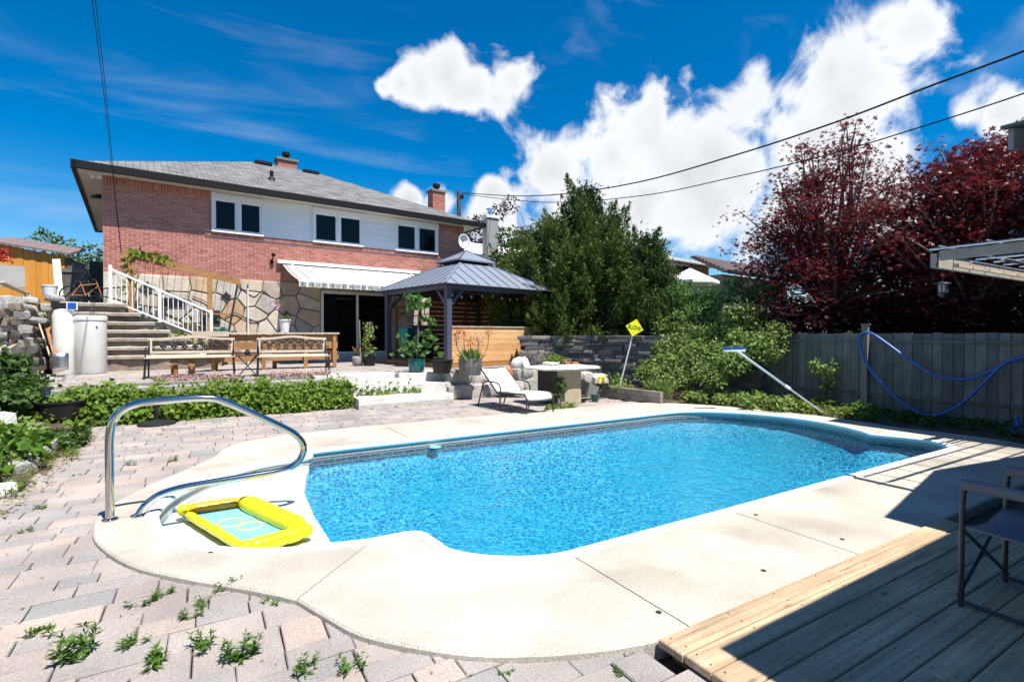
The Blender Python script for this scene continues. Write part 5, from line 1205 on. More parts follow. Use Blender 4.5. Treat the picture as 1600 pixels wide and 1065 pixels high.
# inflatable
fz = -.10; c4 = [on_z(288,803,fz), on_z(378,790,fz), on_z(478,836,fz), on_z(385,862,fz)]
ctr = sum(c4)/4; o = thing('inflatable_float', 'yellow inflatable play mat with a pale blue floor on the entry steps', 'pool float', ctr)
for i, (a, c, r0, m_) in enumerate(((0,1,.055,'orangevinyl'),(1,2,.078,'yellow'),(2,3,.055,'yellow'),(3,0,.034,'yellow'))):
    A, B = Vector(c4[a]), Vector(c4[c]); n = 14; path = []; rads = []
    for k in range(n+1):
        f = k/n; p = A.lerp(B,f); path.append(p+Vector((0,0,r0*.55))); rads.append(r0*(.55+.45*min(1,min(f,1-f)*7))*(1+.05*math.sin(k*2.2)))
    MB().tube(path, r0, 14, rads=rads).build('side_tube', m_, o, tuple(ctr), 70)
for i in range(4): MB().lathe([(.01,-.05),(.045,-.025),(.056,.008),(.042,.045),(.01,.055)], 14, c4[i]+np.array([0,0,.03])).build('corner', 'yellow', o, tuple(ctr), 70)
ins = [ctr+(p-ctr)*.93 for p in c4]; MB().prism([(p[0],p[1]) for p in ins], fz-.018, fz+.006).build('floor', 'lightblue', o, tuple(ctr))
b = MB()
for k, (f, rr) in enumerate(((.30,.10),(.62,.09))):
    c_ = np.array(c4[0])*(1-f)*.5+np.array(c4[1])*.25+np.array(c4[2])*f*.5+np.array(c4[3])*.25; b.tube([(c_[0]+rr*math.cos(a*.42),c_[1]+rr*math.sin(a*.42),fz+.008) for a in range(15)], .004, 5, True)
b.build('printed_ring', 'signyellow', o, tuple(ctr))
# skimmer ring on water
q = on_z(680,699,-.12); o = thing('chlorine_floater', 'pale floating chlorine ring near the far pool wall', 'floater', q); MB().lathe([(.02,0),(.07,.0),(.085,.012),(.07,.022),(.02,.022)], 18).build('ring', 'lightblue', o, smooth=50)
# sun lounger
q = (5.2,8.7,-.035); o = thing('sun_lounger', 'white sling sun lounger with a dark metal frame and raised back', 'sun lounger', q, R(3))
hw = .30; side = [(-.90,.36),(-.80,.40),(.10,.36),(.80,.78)]
LZ = lambda s: [(s*hw,-.88,.30),(s*hw,-.82,.37),(s*hw,-.70,.385),(s*hw,.15,.335)]
for s in (-1,1):
    MB().tube(smoothline(LZ(s),4), .016, 8).build('side_rail', 'graphite', o, smooth=60)
    MB().tube([(s*hw,.15,.335),(s*hw,.78,.775)], .016, 8).build('back_rail', 'graphite', o, smooth=60)
    MB().tube(smoothline([(s*(hw+.01),-.86,0),(s*(hw+.005),-.88,.25),(s*hw,-.86,.33),(s*hw,-.78,.38)],4), .015, 8).build('front_leg', 'graphite', o, smooth=60)
    MB().tube([(s*(hw+.02),.86,0),(s*(hw+.02),.64,.50)], .015, 8).build('back_leg', 'graphite', o, smooth=60)
    MB().tube(smoothline([(s*(hw+.05),-.02,0),(s*(hw+.05),-.06,.38),(s*(hw+.05),.02,.52),(s*(hw+.05),.30,.54),(s*(hw+.03),.60,.53)],5), .016, 8).build('armrest', 'graphite', o, smooth=60)
for y, z in ((-.87,.26),(.15,.315),(.78,.775),(.30,.25)): MB().tube([(-hw,y,z),(hw,y,z)], .014, 8).build('crossbar', 'graphite', o, smooth=60)
def sling(pts, name):
    vs = []; fs = []
    for i, (y, z) in enumerate(pts):
        for j in range(7): u = j/3-1; vs.append((u*(hw-.012),y,z-.02*(1-u*u)))
        if i:
            for j in range(6): fs.append(((i-1)*7+j,(i-1)*7+j+1,i*7+j+1,i*7+j))
    p = MB().add(vs, fs).build(name, 'sling', o, smooth=60); p.modifiers.new('t','SOLIDIFY').thickness = .006
sling([(-.87,.29),(-.84,.355),(-.80,.385),(-.70,.398),(-.4,.385),(0,.36),(.14,.347)], 'seat_sling'); sling([(.16,.36),(.30,.46),(.55,.63),(.78,.79)], 'back_sling')
# stone-topped table
q = (6.5,8.95,-.035); o = thing('outdoor_table', 'rough stone-topped table on a tan box base with shade painted on two sides', 'table', q)
MB().bx(-.30,.30,-.36,-.33,0,.74).build('front_panel', 'boxply', o); MB().bx(.27,.30,-.329,.40,0,.74).build('side_panel', 'boxply', o); MB().bx(-.30,-.27,-.329,.40,0,.74).build('side_panel', 'boxshade', o); MB().bx(-.269,.269,.37,.40,0,.74).build('back_panel', 'boxshade', o)
out = []; n = 26
for i in range(n): a = 2*math.pi*i/n; e = 1/max(abs(math.cos(a))/.76,abs(math.sin(a))/.55); e = e*.8+.13*1; out.append((e*math.cos(a)*(1+pr.uniform(-.05,.05))+.10, e*math.sin(a)*(1+pr.uniform(-.05,.05))))
vs = [(x,y,.745+pr.uniform(-.01,.0)) for x, y in out]+[(x*1.02,y*1.02,.77+pr.uniform(-.01,.01)) for x, y in out]+[(x*.95,y*.95,.80+pr.uniform(-.008,.004)) for x, y in out]+[(.1,0,.805)]
fs = [tuple(range(n))[::-1]]+[(l*n+i,l*n+(i+1)%n,(l+1)*n+(i+1)%n,(l+1)*n+i) for l in range(2) for i in range(n)]+[(2*n+i,2*n+(i+1)%n,3*n) for i in range(n)]
MB().add(vs, fs).build('stone_top', 'limestone', o)
o = stone('field_stone', FLAT, 'limestone', (6.45,9.2,.80), (.35,.25,.09)); tag(o, 'flat pale stone lying on the stone-topped table', 'stone')
bush('flower_patch', 'low green patch with purple flowers beside the table base', 'plant', (6.0,8.25,-.03), [(6.05+pr.uniform(-.35,.4),8.28+pr.uniform(-.12,.12),.0,.07) for _ in range(14)], 40, .05, 'ivy', T_OVAL)
bush('vine_shoot', 'young vine climbing the tan table base', 'plant', (6.15,8.55,0), [(6.22,8.56,.25,.09),(6.24,8.55,.4,.09),(6.2,8.56,.52,.06)], 22, .09, 'ivy_dark', T_IVY)
# slow sign
B0 = np.array([8.14,8.95,0.]); B1 = at(988,525,11.75); o = thing('road_sign', 'yellow diamond SLOW sign on a leaning white pole', 'sign', B0)
MB().tube([B0, B1], .016, 8).build('pole', 'whitepaint', o, tuple(B0), 50)
fwd = Vector((-.51*.8-.2,-.86,0)).normalized(); rgt = Vector((-fwd.y,fwd.x,0)); tl_ = Vector(B1)-Vector(B0); tl_.normalize(); upd = (tl_-fwd*tl_.dot(fwd)).normalized(); rgt = upd.cross(fwd)
ctr = Vector(at(991.5,512,11.7)); s = .205
plate = [ctr+upd*s, ctr+rgt*s, ctr-upd*s, ctr-rgt*s]; vs = [p+fwd*.004 for p in plate]+[p-fwd*.004 for p in plate]
MB().add(vs, [(0,1,2,3),(7,6,5,4),(0,4,5,1),(1,5,6,2),(2,6,7,3),(3,7,4,0)]).build('plate', 'signyellow', o, tuple(B0))
cu = bpy.data.curves.new('slow_text', 'FONT'); cu.body = 'SLOW'; cu.size = .128; cu.align_x = 'CENTER'; cu.align_y = 'CENTER'; cu.extrude = .001; cu.offset = .0015
to_ = bpy.data.objects.new('lettering_curve', cu); COL.objects.link(to_); bpy.context.view_layer.update()
tm = bpy.data.meshes.new_from_object(to_.evaluated_get(bpy.context.evaluated_depsgraph_get())); bpy.data.objects.remove(to_)
rm = Matrix((rgt, upd, fwd)).transposed().to_4x4(); rm.translation = ctr+fwd*.006-Vector(B0)
tm.transform(Matrix.Diagonal((.86,1.0,1.0,1.0))); tm.transform(rm); tm.materials.clear(); link('lettering', tm, 'ink', o)
# ledgestone wall
lw = thing('ledgestone_wall', 'dark dry-stacked ledgestone retaining wall under the juniper', 'stone wall', (9.6,9.8,0)); EO = Vector((9.6,9.8,0))
WP = [Vector(p) for p in ((7.75,12.55,0),(8.6,12.1,0),(9.6,11.15,0),(10.2,9.8,0),(10.55,8.5,0),(10.72,7.25,0))]
seg = [(WP[i+1]-WP[i]).length for i in range(5)]; tot = sum(seg)
def wp(d):
    for i in range(5):
        if d <= seg[i] or i == 4: t = (WP[i+1]-WP[i]).normalized(); return WP[i]+t*d, math.atan2(t.y,t.x)
        d -= seg[i]
z = 0.0; cnt = 0
while z < 1.42:
    h = pr.uniform(.075,.125); d = pr.uniform(-.1,.1)
    while d < tot:
        L_ = pr.uniform(.28,.62); p, a = wp(min(max(d+L_/2,0),tot)); lim = 1.44-.30*max(0,(d/tot-.55)/.45)
        if z+h*.5 < lim:
            out_ = Vector((math.sin(a), -math.cos(a), 0)); p = p+out_*pr.uniform(-.03,.035)
            stone('stone', FLAT, 'ledge', (p.x-EO.x,p.y-EO.y,z+h/2), (L_*1.03,.3,h*1.12), a+pr.uniform(-.04,.04), lw, .025); cnt += 1
        d += L_
    z += h
core = [wp(tot*i/12) for i in range(13)]
b = MB(); P1 = [p+Vector((-math.sin(a),math.cos(a),0))*.06 for p, a in core]; P2 = [p+Vector((-math.sin(a),math.cos(a),0))*.3 for p, a in core]
for i in range(12):
    zz = [1.36-.30*max(0,(k/12-.55)/.45) for k in (i,i+1)]
    b.add([P1[i],P1[i+1],P2[i+1],P2[i]]+[P1[i]+Vector((0,0,zz[0])),P1[i+1]+Vector((0,0,zz[1])),P2[i+1]+Vector((0,0,zz[1])),P2[i]+Vector((0,0,zz[0]))], [(0,1,5,4),(4,5,6,7),(3,2,6,7)])
b.build('core', 'soil', lw, tuple(EO))
# timber edging and clutter
o = thing('timber_edging', 'weathered timber edging of the bed below the SLOW sign', 'edging', (8.1,8.4,0))
for z in (0.0,.13): MB().beam((8.02,9.35,z+.045),(8.17,7.62,z+.045),.10,.125).build('timber', 'oldgrey', o, (8.1,8.4,0))
q = at(915,601,11.6); o = MB().bx(-.2,.2,-.12,.12,0,.30).build('storage_box', 'greysiding'); o.location = (q[0],q[1],.06); o.rotation_euler = (R(14),R(18),R(15)); tag(o, 'grey plastic box tilted beside the table', 'box')
q = at(940,592,11.8); o = thing('toy_truck', 'yellow and black plastic toy on the ground by the box', 'toy', (q[0],q[1],.18), R(20))
MB().bx(-.15,.15,-.1,.1,.04,.14).build('body', 'plastic_black', o); MB().tube([(-.1,0,.14),(-.08,0,.28),(.08,0,.28),(.12,0,.14)], .03, 8).build('handle', 'yellow', o, smooth=50)
for x in (-.11,.11):
    for y in (-.11,.11): MB().tube([(x,y-.02,.03),(x,y+.02,.03)], .05, 10).build('wheel', 'graphite', o, smooth=40)
q = at(930,610,11.3); o = thing('plant_pot', 'small dark teal pot at the corner of the timber edging', 'plant pot', (q[0],q[1],-.03)); MB().lathe([(.07,0),(.10,.15),(.11,.16),(.095,.16)], 16).build('pot', 'teal', o, smooth=40)
for i, (px, py, lab) in enumerate(((886,573,'left orange brick on the ledge behind the table'),(897,573,'right orange brick on the ledge behind the table'))):
    q = at(px,py,12.4); o = MB().cbx(-.10,.10,-.06,.06,0,.13,.006).build('loose_brick', 'terracotta'); o.location = (q[0],q[1],PZ+.10); o.rotation_euler = (0,0,R(10)); tag(o, lab, 'brick')
for i in range(4):
    q = at(880+i*18,588+pr.uniform(-3,3),12.2); o = stone('field_stone', ROUND, 'rock', (q[0],q[1],.45-.05*i), (.5,.42,.42)); tag(o, ('leftmost','second','third','rightmost')[i]+' grey rock in the row behind the stone-topped table', 'stone', 'rocks behind the stone-topped table')
bush('bed_plant', 'lavender clump with grey stems behind the timber edging', 'plant', (8.55,7.95,0), [(8.5+pr.uniform(-.2,.25),7.95+pr.uniform(-.3,.35),pr.uniform(.15,.42),.14) for _ in range(14)], 60, .12, 'vine', T_LONG, updir=-.7)
bush('bed_plant', 'small leafy plant at the foot of the SLOW sign', 'plant', (8.3,8.9,.0), [(8.25+pr.uniform(-.2,.3),8.95+pr.uniform(-.3,.4),pr.uniform(.1,.3),.12) for _ in range(10)], 45, .08, 'vine', T_OVAL)
bush('bed_plant', 'green leaves sprouting behind the yellow toy', 'plant', (8.7,10.0,.1), [(8.6+pr.uniform(-.4,.4),10.0+pr.uniform(-.4,.5),pr.uniform(.15,.4),.14) for _ in range(10)], 45, .10, 'ivy', T_OVAL)
bush('bed_plant', 'green leaves above the rocks behind the table', 'plant', (8.2,11.3,.5), [(8.1+pr.uniform(-.3,.4),11.4+pr.uniform(-.2,.2),pr.uniform(.55,.8),.14) for _ in range(9)], 45, .09, 'ivy', T_OVAL)
# ------------------------------------------------------------------ fence, hose, pole
FX = 10.78; fn = thing('board_fence', 'grey weathered board fence in shade along the right side', 'fence', (FX,3.5,0))
y = 7.1; k = 0
while y > -1.5:
    w_ = .145; t = 1.47+pr.uniform(-.012,.012)
    MB().bx(-.012+pr.uniform(-.006,.006),.014,y-w_+.004-3.5,y-.004-3.5,.05+pr.uniform(-.02,.02),t).build('board', 'greywood', fn); y -= w_; k += 1
for z in (1.30,.30): MB().bx(-.055,-.016,-5.0,3.6,z,z+.045).build('rail', 'greywood', fn)
for y in (7.12,4.92,2.4,-.1): MB().bx(-.13,-.05,y-.05-3.5,y+.05-3.5,-.05,1.62).build('post', 'greywood', fn); MB().bx(-.145,-.035,y-.065-3.5,y+.065-3.5,1.621,1.65).build('post_cap', 'greywood', fn)
hs = thing('pool_hose', 'blue vacuum hose looped over a fence post', 'hose', (FX-.18,4.0,1)); HO = (FX-.18,4.0,1)
X_ = FX-.17
hp = [(1600,562),(1575,566),(1550,578),(1520,590),(1490,592),(1455,583),(1415,558),(1385,536),(1362,521),(1349,520),(1343,530),(1346,550),(1362,580),(1390,612),(1420,636),(1447,648),(1475,645),(1505,628),(1535,600),(1558,577),(1580,562),(1612,556)]
MB().tube([on_x(x,y,X_ + (.05 if i > 10 else 0)) for i, (x, y) in enumerate(hp)] and smoothline([on_x(x,y,X_-(.05 if i > 10 else 0)) for i, (x, y) in enumerate(hp)],5), .024, 10).build('hose', 'bluehose', hs, HO, 70)
q = on_z(1592,676,0.); o = thing('vacuum_head', 'blue pool vacuum head lying at the fence foot', 'vacuum head', q); MB().cbx(-.2,.2,-.12,.12,0,.10,.03).build('body', 'blue', o); MB().tube([(0,0,.1),(.05,.05,.22)], .03, 8).build('neck', 'blue', o, smooth=50)
A = on_z(1291,648,.01); B = at(1147,545,9.7); o = thing('pool_pole', 'long silver telescopic pole with a pool brush leaning in the shrubs', 'pole', A)
Mi = A+(B-A)*.40; MB().tube([A,Mi], .017, 10).build('lower_shaft', 'alu', o, tuple(A), 50); MB().tube([Mi,B], .022, 10).build('upper_shaft', 'alu', o, tuple(A), 50); MB().tube([Mi-(B-A)*.02,Mi+(B-A)*.03], .028, 10).build('lock_collar', 'whitepaint', o, tuple(A), 50)
d = (B-A)/np.linalg.norm(B-A); MB().beam(B+np.array([-.18,.1,.02]),B+np.array([.18,-.1,.02]),.10,.035).build('brush_head', 'blue', o, tuple(A)); MB().beam(B+np.array([-.17,.1,-.03]),B+np.array([.17,-.1,-.03]),.09,.04).build('bristle', 'whitepaint', o, tuple(A))
# neighbours' fence behind the shrubs
o = thing('rear_fence', 'short weathered fence half hidden by vines behind the shrubs', 'fence', (11.2,8.4,.9))
for i in range(16): MB().bx(-.01,.015,i*.14-.9,i*.14-.9+.132,0,1.05).build('board', 'gatewood' if i % 3 else 'greywood', o)
for y in (-1.0,1.4): MB().bx(-.1,-.02,y,y+.09,0,1.25).build('post', 'greywood', o)

# ------------------------------------------------------------------ shrubs and trees
bush('vine_thicket', 'large pale green vine thicket spilling over the wall to the coping', 'shrub', (9.9,7.2,0), scatter(84,(9.2,10.7),(6.5,9.4),lambda x,y: .25+pr.uniform(.6,1.0)*1.35*min(1,max(.15,(x-9.0)/1.2)),(.20,.34))+scatter(30,(8.9,9.9),(5.7,7.6),lambda x,y: .10,(.12,.22)), 115, .085, 'vine', T_OVAL)
bush('climbing_shrub', 'tall mass of climbing greenery between the juniper and the fence corner', 'shrub', (10.7,8.2,.3), scatter(60,(10.35,11.2),(7.0,10.0),lambda x,y: pr.uniform(.7,2.0),(.22,.36)), 100, .09, 'vine', T_OVAL)
bush('ground_ivy', 'low green ivy running along the fence foot', 'ivy', (10.0,5.4,0), scatter(34,(9.45,10.6),(4.4,6.3),lambda x,y: .06,(.08,.16)), 55, .075, 'ivy', T_OVAL)
bush('ground_ivy', 'dark ground cover below the hose along the fence', 'ivy', (10.4,3.2,0), scatter(40,(9.9,10.65),(1.2,4.6),lambda x,y: .04,(.07,.14)), 45, .07, 'ivy_dark', T_OVAL)
bush('fence_shrub', 'small leafy shrub growing in front of the grey fence boards', 'shrub', (10.5,5.6,0), [(10.5+pr.uniform(-.1,.05),on_x(1285+dx,585,10.5)[1],on_x(1285,y,10.5)[2],.13) for dx, y in ((0,575),(10,580),(-8,578),(12,595),(5,605),(-14,568),(18,572))], 32, .085, 'vine', T_OVAL, stems=5)
bush('wall_vine', 'bright vine climbing over the rear fence above the thicket', 'vine', (11.2,8.8,1), scatter(56,(10.8,11.6),(7.2,10.6),lambda x,y: pr.uniform(1.3,2.9)-.16*abs(y-9.0),(.20,.34)), 95, .10, 'bigleaf', T_OVAL)
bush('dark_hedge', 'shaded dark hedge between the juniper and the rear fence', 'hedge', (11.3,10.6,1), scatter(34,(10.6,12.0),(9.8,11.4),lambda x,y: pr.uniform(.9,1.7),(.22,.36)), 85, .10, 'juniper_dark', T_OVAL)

def juniper(name, label, base, prof, n, m, height_dir=.9, seed=1, lean=(0,0), spray=.42, blades=46, trunk=True):
    """evergreen of many upswept sprays on an uneven outline"""
    rs = np.random.default_rng(seed); o = thing(name, label, 'tree', base); zs = np.array([p[0] for p in prof]); rs_ = np.array([p[1] for p in prof])
    Hh = zs[-1]; PP = []; DD = []
    per_b = 24; nb = n//per_b                     # branches that end on the outline, each with its own bunch of sprays
    u = rs.random(nb*4); zb = zs[0]+(Hh-zs[0])*u; rb = np.interp(zb, zs, rs_); keep = rs.random(nb*4) < (rb/rb.max())**.7+.12
    zb = zb[keep][:nb]; rb = rb[keep][:nb]; nb = len(zb); tb = rs.uniform(0,2*np.pi,nb)
    rb = rb*rs.uniform(.62,1.16,nb)
    db = np.column_stack([np.cos(tb),np.sin(tb),np.full(nb,height_dir)*.8+zb/Hh*1.9]); db += rs.normal(0,.16,db.shape); db /= np.linalg.norm(db,axis=1,keepdims=True)
    eb = np.column_stack([rb*np.cos(tb)+lean[0]*zb/Hh, rb*np.sin(tb)+lean[1]*zb/Hh, zb])
    Lb = spray*rs.uniform(1.5,2.6,nb); uu = rs.random((nb,per_b))**.8; lat = rs.normal(0,1,(nb,per_b,3)); lat -= db[:,None,:]*(lat*db[:,None,:]).sum(2,keepdims=True)
    C_ = eb[:,None,:]-db[:,None,:]*(uu*Lb[:,None])[:,:,None]+lat*(spray*(.08+.36*uu))[:,:,None]
    out_ = db[:,None,:]*.9+lat*(.15+.28*uu)[:,:,None]; C_ = C_.reshape(-1,3); out_ = out_.reshape(-1,3); out_ /= np.linalg.norm(out_,axis=1,keepdims=True); zz = C_[:,2]
    Ls = spray*rs.uniform(.6,1.35,len(zz))
    t = rs.random((len(zz),blades)); 
    P = C_[:,None,:]+out_[:,None,:]*(t*Ls[:,None])[:,:,None]+rs.normal(0,1,(len(zz),blades,3))*(.085*(1.15-t))[:,:,None]*spray/.42
    D = out_[:,None,:]*.9+rs.normal(0,.55,P.shape); P = P.reshape(-1,3); D = D.reshape(-1,3); nn = len(P)
    Nn = rs.normal(size=(nn,3)); Nn += np.repeat(out_,blades,axis=0)*.3
    leafmesh('foliage', P, D, Nn, rs.uniform(.07,.13,nn)*spray/.42, (T_BLADE[0]*np.array([1.7,1,1]),T_BLADE[1]), m, o)
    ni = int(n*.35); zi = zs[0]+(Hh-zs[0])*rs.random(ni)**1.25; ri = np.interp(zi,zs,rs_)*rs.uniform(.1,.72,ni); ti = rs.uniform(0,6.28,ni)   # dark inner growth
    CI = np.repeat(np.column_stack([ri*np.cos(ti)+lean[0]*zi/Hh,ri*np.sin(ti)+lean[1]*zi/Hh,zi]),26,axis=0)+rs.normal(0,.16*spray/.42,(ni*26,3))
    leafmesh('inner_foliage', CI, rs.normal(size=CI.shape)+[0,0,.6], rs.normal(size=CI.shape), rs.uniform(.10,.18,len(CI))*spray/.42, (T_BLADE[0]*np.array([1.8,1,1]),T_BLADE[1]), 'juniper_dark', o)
    nl = int(n*.012)                              # upright leaders that break the outline
    zl = zs[0]+(Hh-zs[0])*rs.uniform(.30,1.0,nl); tl2 = rs.uniform(0,2*np.pi,nl); rl2 = np.interp(zl,zs,rs_)*rs.uniform(.75,1.08,nl)
    CL = np.column_stack([rl2*np.cos(tl2)+lean[0]*zl/Hh, rl2*np.sin(tl2)+lean[1]*zl/Hh, zl]); dl = np.column_stack([np.cos(tl2)*.35,np.sin(tl2)*.35,np.ones(nl)])
    LL = spray*rs.uniform(1.1,2.2,nl); m2 = 170; t = rs.random((nl,m2)); P = CL[:,None,:]+dl[:,None,:]*(t*LL[:,None])[:,:,None]+rs.normal(0,1,(nl,m2,3))*(.13*(1.08-t))[:,:,None]
    D = (dl[:,None,:]*.9+rs.normal(0,.6,P.shape)).reshape(-1,3); P = P.reshape(-1,3); leafmesh('leader_foliage', P, D, rs.normal(size=P.shape), rs.uniform(.08,.14,len(P)), (T_BLADE[0]*np.array([1.7,1,1]),T_BLADE[1]), m, o)
    if trunk:
        b = MB()
        for j in range(5): a = j*1.26; b.tube(smoothline([(.05*math.cos(a),.05*math.sin(a),-.4),(.25*math.cos(a),.25*math.sin(a),Hh*.3),(.35*math.cos(a)+lean[0]*.5,.35*math.sin(a),Hh*.62)],4), .05, 7, rads=[.075-.005*i for i in range(9)])
        b.build('trunk', 'bark', o, smooth=60)
    return o
base = at(890,528,17.0); base[2] = .95
juniper('juniper_tree', 'big shaggy green juniper behind the gazebo with upswept tips', base, [(0,2.1),(.8,2.55),(1.7,2.6),(2.6,2.25),(3.4,1.7),(4.2,1.15),(4.8,.7),(5.2,.3)], 2600, 'juniper', seed=3, lean=(.5,-.15), spray=.46, blades=44)
q = at(1012,500,15.2); q[2] = .95
juniper('dark_juniper', 'dark shaded juniper mound at the right side of the big juniper', q, [(0,1.1),(.6,1.25),(1.3,1.15),(2.1,.85),(2.8,.5),(3.3,.15)], 900, 'juniper', seed=5, spray=.38, blades=44)
for px, py, Z, r0, lab in ((833,372,17.5,.52,'rounded dark evergreen ball left of the juniper top'),(846,392,17.3,.42,'small dark evergreen tuft beside the rounded evergreen ball')):
    q = at(px,py,Z); bush('pruned_evergreen', lab, 'tree', (q[0],q[1],.95), [(q[0]+rng.normal(0,r0*.45),q[1]+rng.normal(0,r0*.45),q[2]+rng.normal(0,r0*.4),r0*.55) for _ in range(9)], 130, .09, 'juniper_dark', T_LONG, stems=3)
# the rest
def maple(name, label, base, crown, clumps_n, per, m, seed, leaf=.085):
    rs = np.random.default_rng(seed); o = thing(name, label, 'tree', base); cs = []
    for (cx_, cy_, cz_, rx, ry, rz0, n) in crown:
        d = rs.normal(size=(n,3)); d /= np.linalg.norm(d,axis=1,keepdims=True); f = rs.uniform(.35,1.0,n)**.6
        cs.append(np.column_stack([cx_+d[:,0]*rx*f, cy_+d[:,1]*ry*f, cz_+d[:,2]*rz0*f]))
    tw = np.vstack(cs); far = tw[rs.choice(len(tw), len(tw)//7, replace=False)]; dv = far-np.array([base[0],base[1],base[2]+1.6]); dv /= np.linalg.norm(dv,axis=1,keepdims=True)
    cs.append(far+dv*rs.uniform(.25,.7,(len(far),1))+np.array([0,0,.12]))
    C_ = np.vstack(cs); n = len(C_); out_ = C_-np.array([base[0],base[1],base[2]+1.2]); out_ /= np.linalg.norm(out_,axis=1,keepdims=True)
    # each clump is a flat tilted pad of leaves along a twig
    u = rs.normal(0,1,(n,per,3))*np.array([.26,.26,.075]); P = C_[:,None,:]+u; P[:,:,2] -= .10*(u[:,:,0]**2+u[:,:,1]**2)/.15
    P = P.reshape(-1,3); nn = len(P); D = np.repeat(out_,per,axis=0)*.7+rs.normal(0,.6,(nn,3))+np.array([0,0,-.25]); Nn = np.array([0,0,1.0])+rs.normal(0,.38,(nn,3))
    leafmesh('foliage', P, D, Nn, rs.uniform(.65,1.25,nn)*leaf, T_MAPLE, m, o, base)
    b = MB(); trunk = Vector(base)
    fork = trunk+Vector((.05,.0,.9)); b.tube([trunk-Vector((0,0,.3)),trunk+Vector((.02,.02,.4)),fork], .09, 9, rads=[.11,.09,.075])
    pick = np.concatenate([rs.choice(n, min(n,34), replace=False), np.arange(n-len(far), n)])
    for j in pick:
        e = Vector(C_[j]); mid = fork.lerp(e,.5)+Vector((rs.normal(0,.12),rs.normal(0,.12),.18)); b.tube(smoothline([fork,mid,e],4), .02, 6, rads=[.042-.004*i for i in range(9)])
    b.build('trunk', 'palebark', o, tuple(base), 60); return o
def cr(px, py, Z): return at(px,py,Z)
def crownlist(L_): return [(*at(px,py,Z), rx, rx, rz0, n) for px, py, Z, rx, rz0, n in L_]
q = at(1300,560,12.0); q[2] = .9
maple('maple_tree', 'red Japanese maple with layered leaves behind the fence corner', q, crownlist([(1300,335,12.0,1.35,.95,80),(1255,400,12.0,1.2,.7,60),(1345,390,11.8,1.25,.9,62),(1300,455,11.8,1.5,.6,80),(1225,350,12.1,.65,.35,22),(1322,250,12.0,.30,.55,16),(1265,285,12.1,.42,.5,18),(1210,420,12,.7,.5,22),(1380,310,11.8,.5,.5,18)]), 0, 44, 'maple', 21)
q = at(1520,600,9.9); q[2] = .9
maple('maple_tree', 'larger dark red Japanese maple at the right edge above the pergola', q, crownlist([(1510,320,9.9,1.05,.95,74),(1570,290,9.8,1.15,.85,74),(1480,400,10.0,1.0,.7,60),(1560,420,9.6,1.4,.8,80),(1500,262,10.0,.5,.45,22),(1640,330,9.4,1.1,1.0,50),(1455,340,10.1,.5,.5,22),(1560,235,9.9,.55,.3,20)]), 0, 46, 'maple', 22)
q = at(1415,560,11.6); q[2] = .9
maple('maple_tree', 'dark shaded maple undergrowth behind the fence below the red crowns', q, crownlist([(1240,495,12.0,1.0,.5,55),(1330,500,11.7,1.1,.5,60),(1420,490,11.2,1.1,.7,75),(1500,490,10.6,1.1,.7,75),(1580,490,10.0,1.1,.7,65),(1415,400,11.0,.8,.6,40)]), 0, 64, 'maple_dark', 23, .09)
def leafy_tree(name, label, base, cl, per, size, m):
    o = bush(name, label, 'tree', base, cl, per, size, m, T_OVAL, (1,1,1), .4, .2, stems=0)
    MB().tube([(base[0],base[1],base[2]-.5),(base[0]+.1,base[1],base[2]+1.5),(cl[0][0],cl[0][1],cl[0][2])], .15, 8, rads=[.22,.17,.08]).build('trunk', 'bark', o, tuple(base), 60); return o
q = at(108,395,26); leafy_tree('leafy_tree', 'green tree behind the orange shed and gate', (q[0],q[1],2.0), [(q[0]+rng.normal(0,1.2),q[1]+rng.normal(0,.8),q[2]-.9+rng.normal(0,.6),.6) for _ in range(42)], 150, .2, 'green_tree')
q = at(762,365,30); leafy_tree('purple_tree', 'dark purple-leaved tree beyond the neighbouring chimney', (q[0],q[1],.9), [(q[0]+rng.normal(0,1.5),q[1]+rng.normal(0,.8),q[2]-.4+rng.normal(0,.7),.6) for _ in range(28)], 110, .19, 'purple_leaf')
q = at(812,372,19); leafy_tree('leafy_tree', 'green shrubby tree between the grey chimney and the juniper', (q[0],q[1],.9), [(q[0]+rng.normal(0,.5),q[1]+rng.normal(0,.5),q[2]-.5+rng.normal(0,.55),.4) for _ in range(16)], 120, .13, 'green_tree')
b_ = at(2,395,13.5); bush('red_flowers', 'cluster of red flowers at the far left by the shed', 'flowers', tuple(b_), [(b_[0]+rng.normal(0,.1),b_[1],b_[2]-.1+rng.normal(0,.1),.08) for _ in range(6)], 26, .07, 'redpetal', T_OVAL)
# trees that stand behind the photographer and feed the window reflections
for k, (x, y, h) in enumerate(((-9,-9,6.5),(1,-14,7.5),(10,-12,7),(-4,-18,9))):
    leafy_tree('leafy_tree', ('round green tree behind the left of the garden','tall green tree behind the cabana','green tree behind the right end of the cabana','tallest green tree at the garden end')[k], (x,y,-.1), [(x+rng.normal(0,1.3),y+rng.normal(0,1.3),h*.62+rng.normal(0,h*.16),.9) for _ in range(22)], 60, .34, 'green_tree')

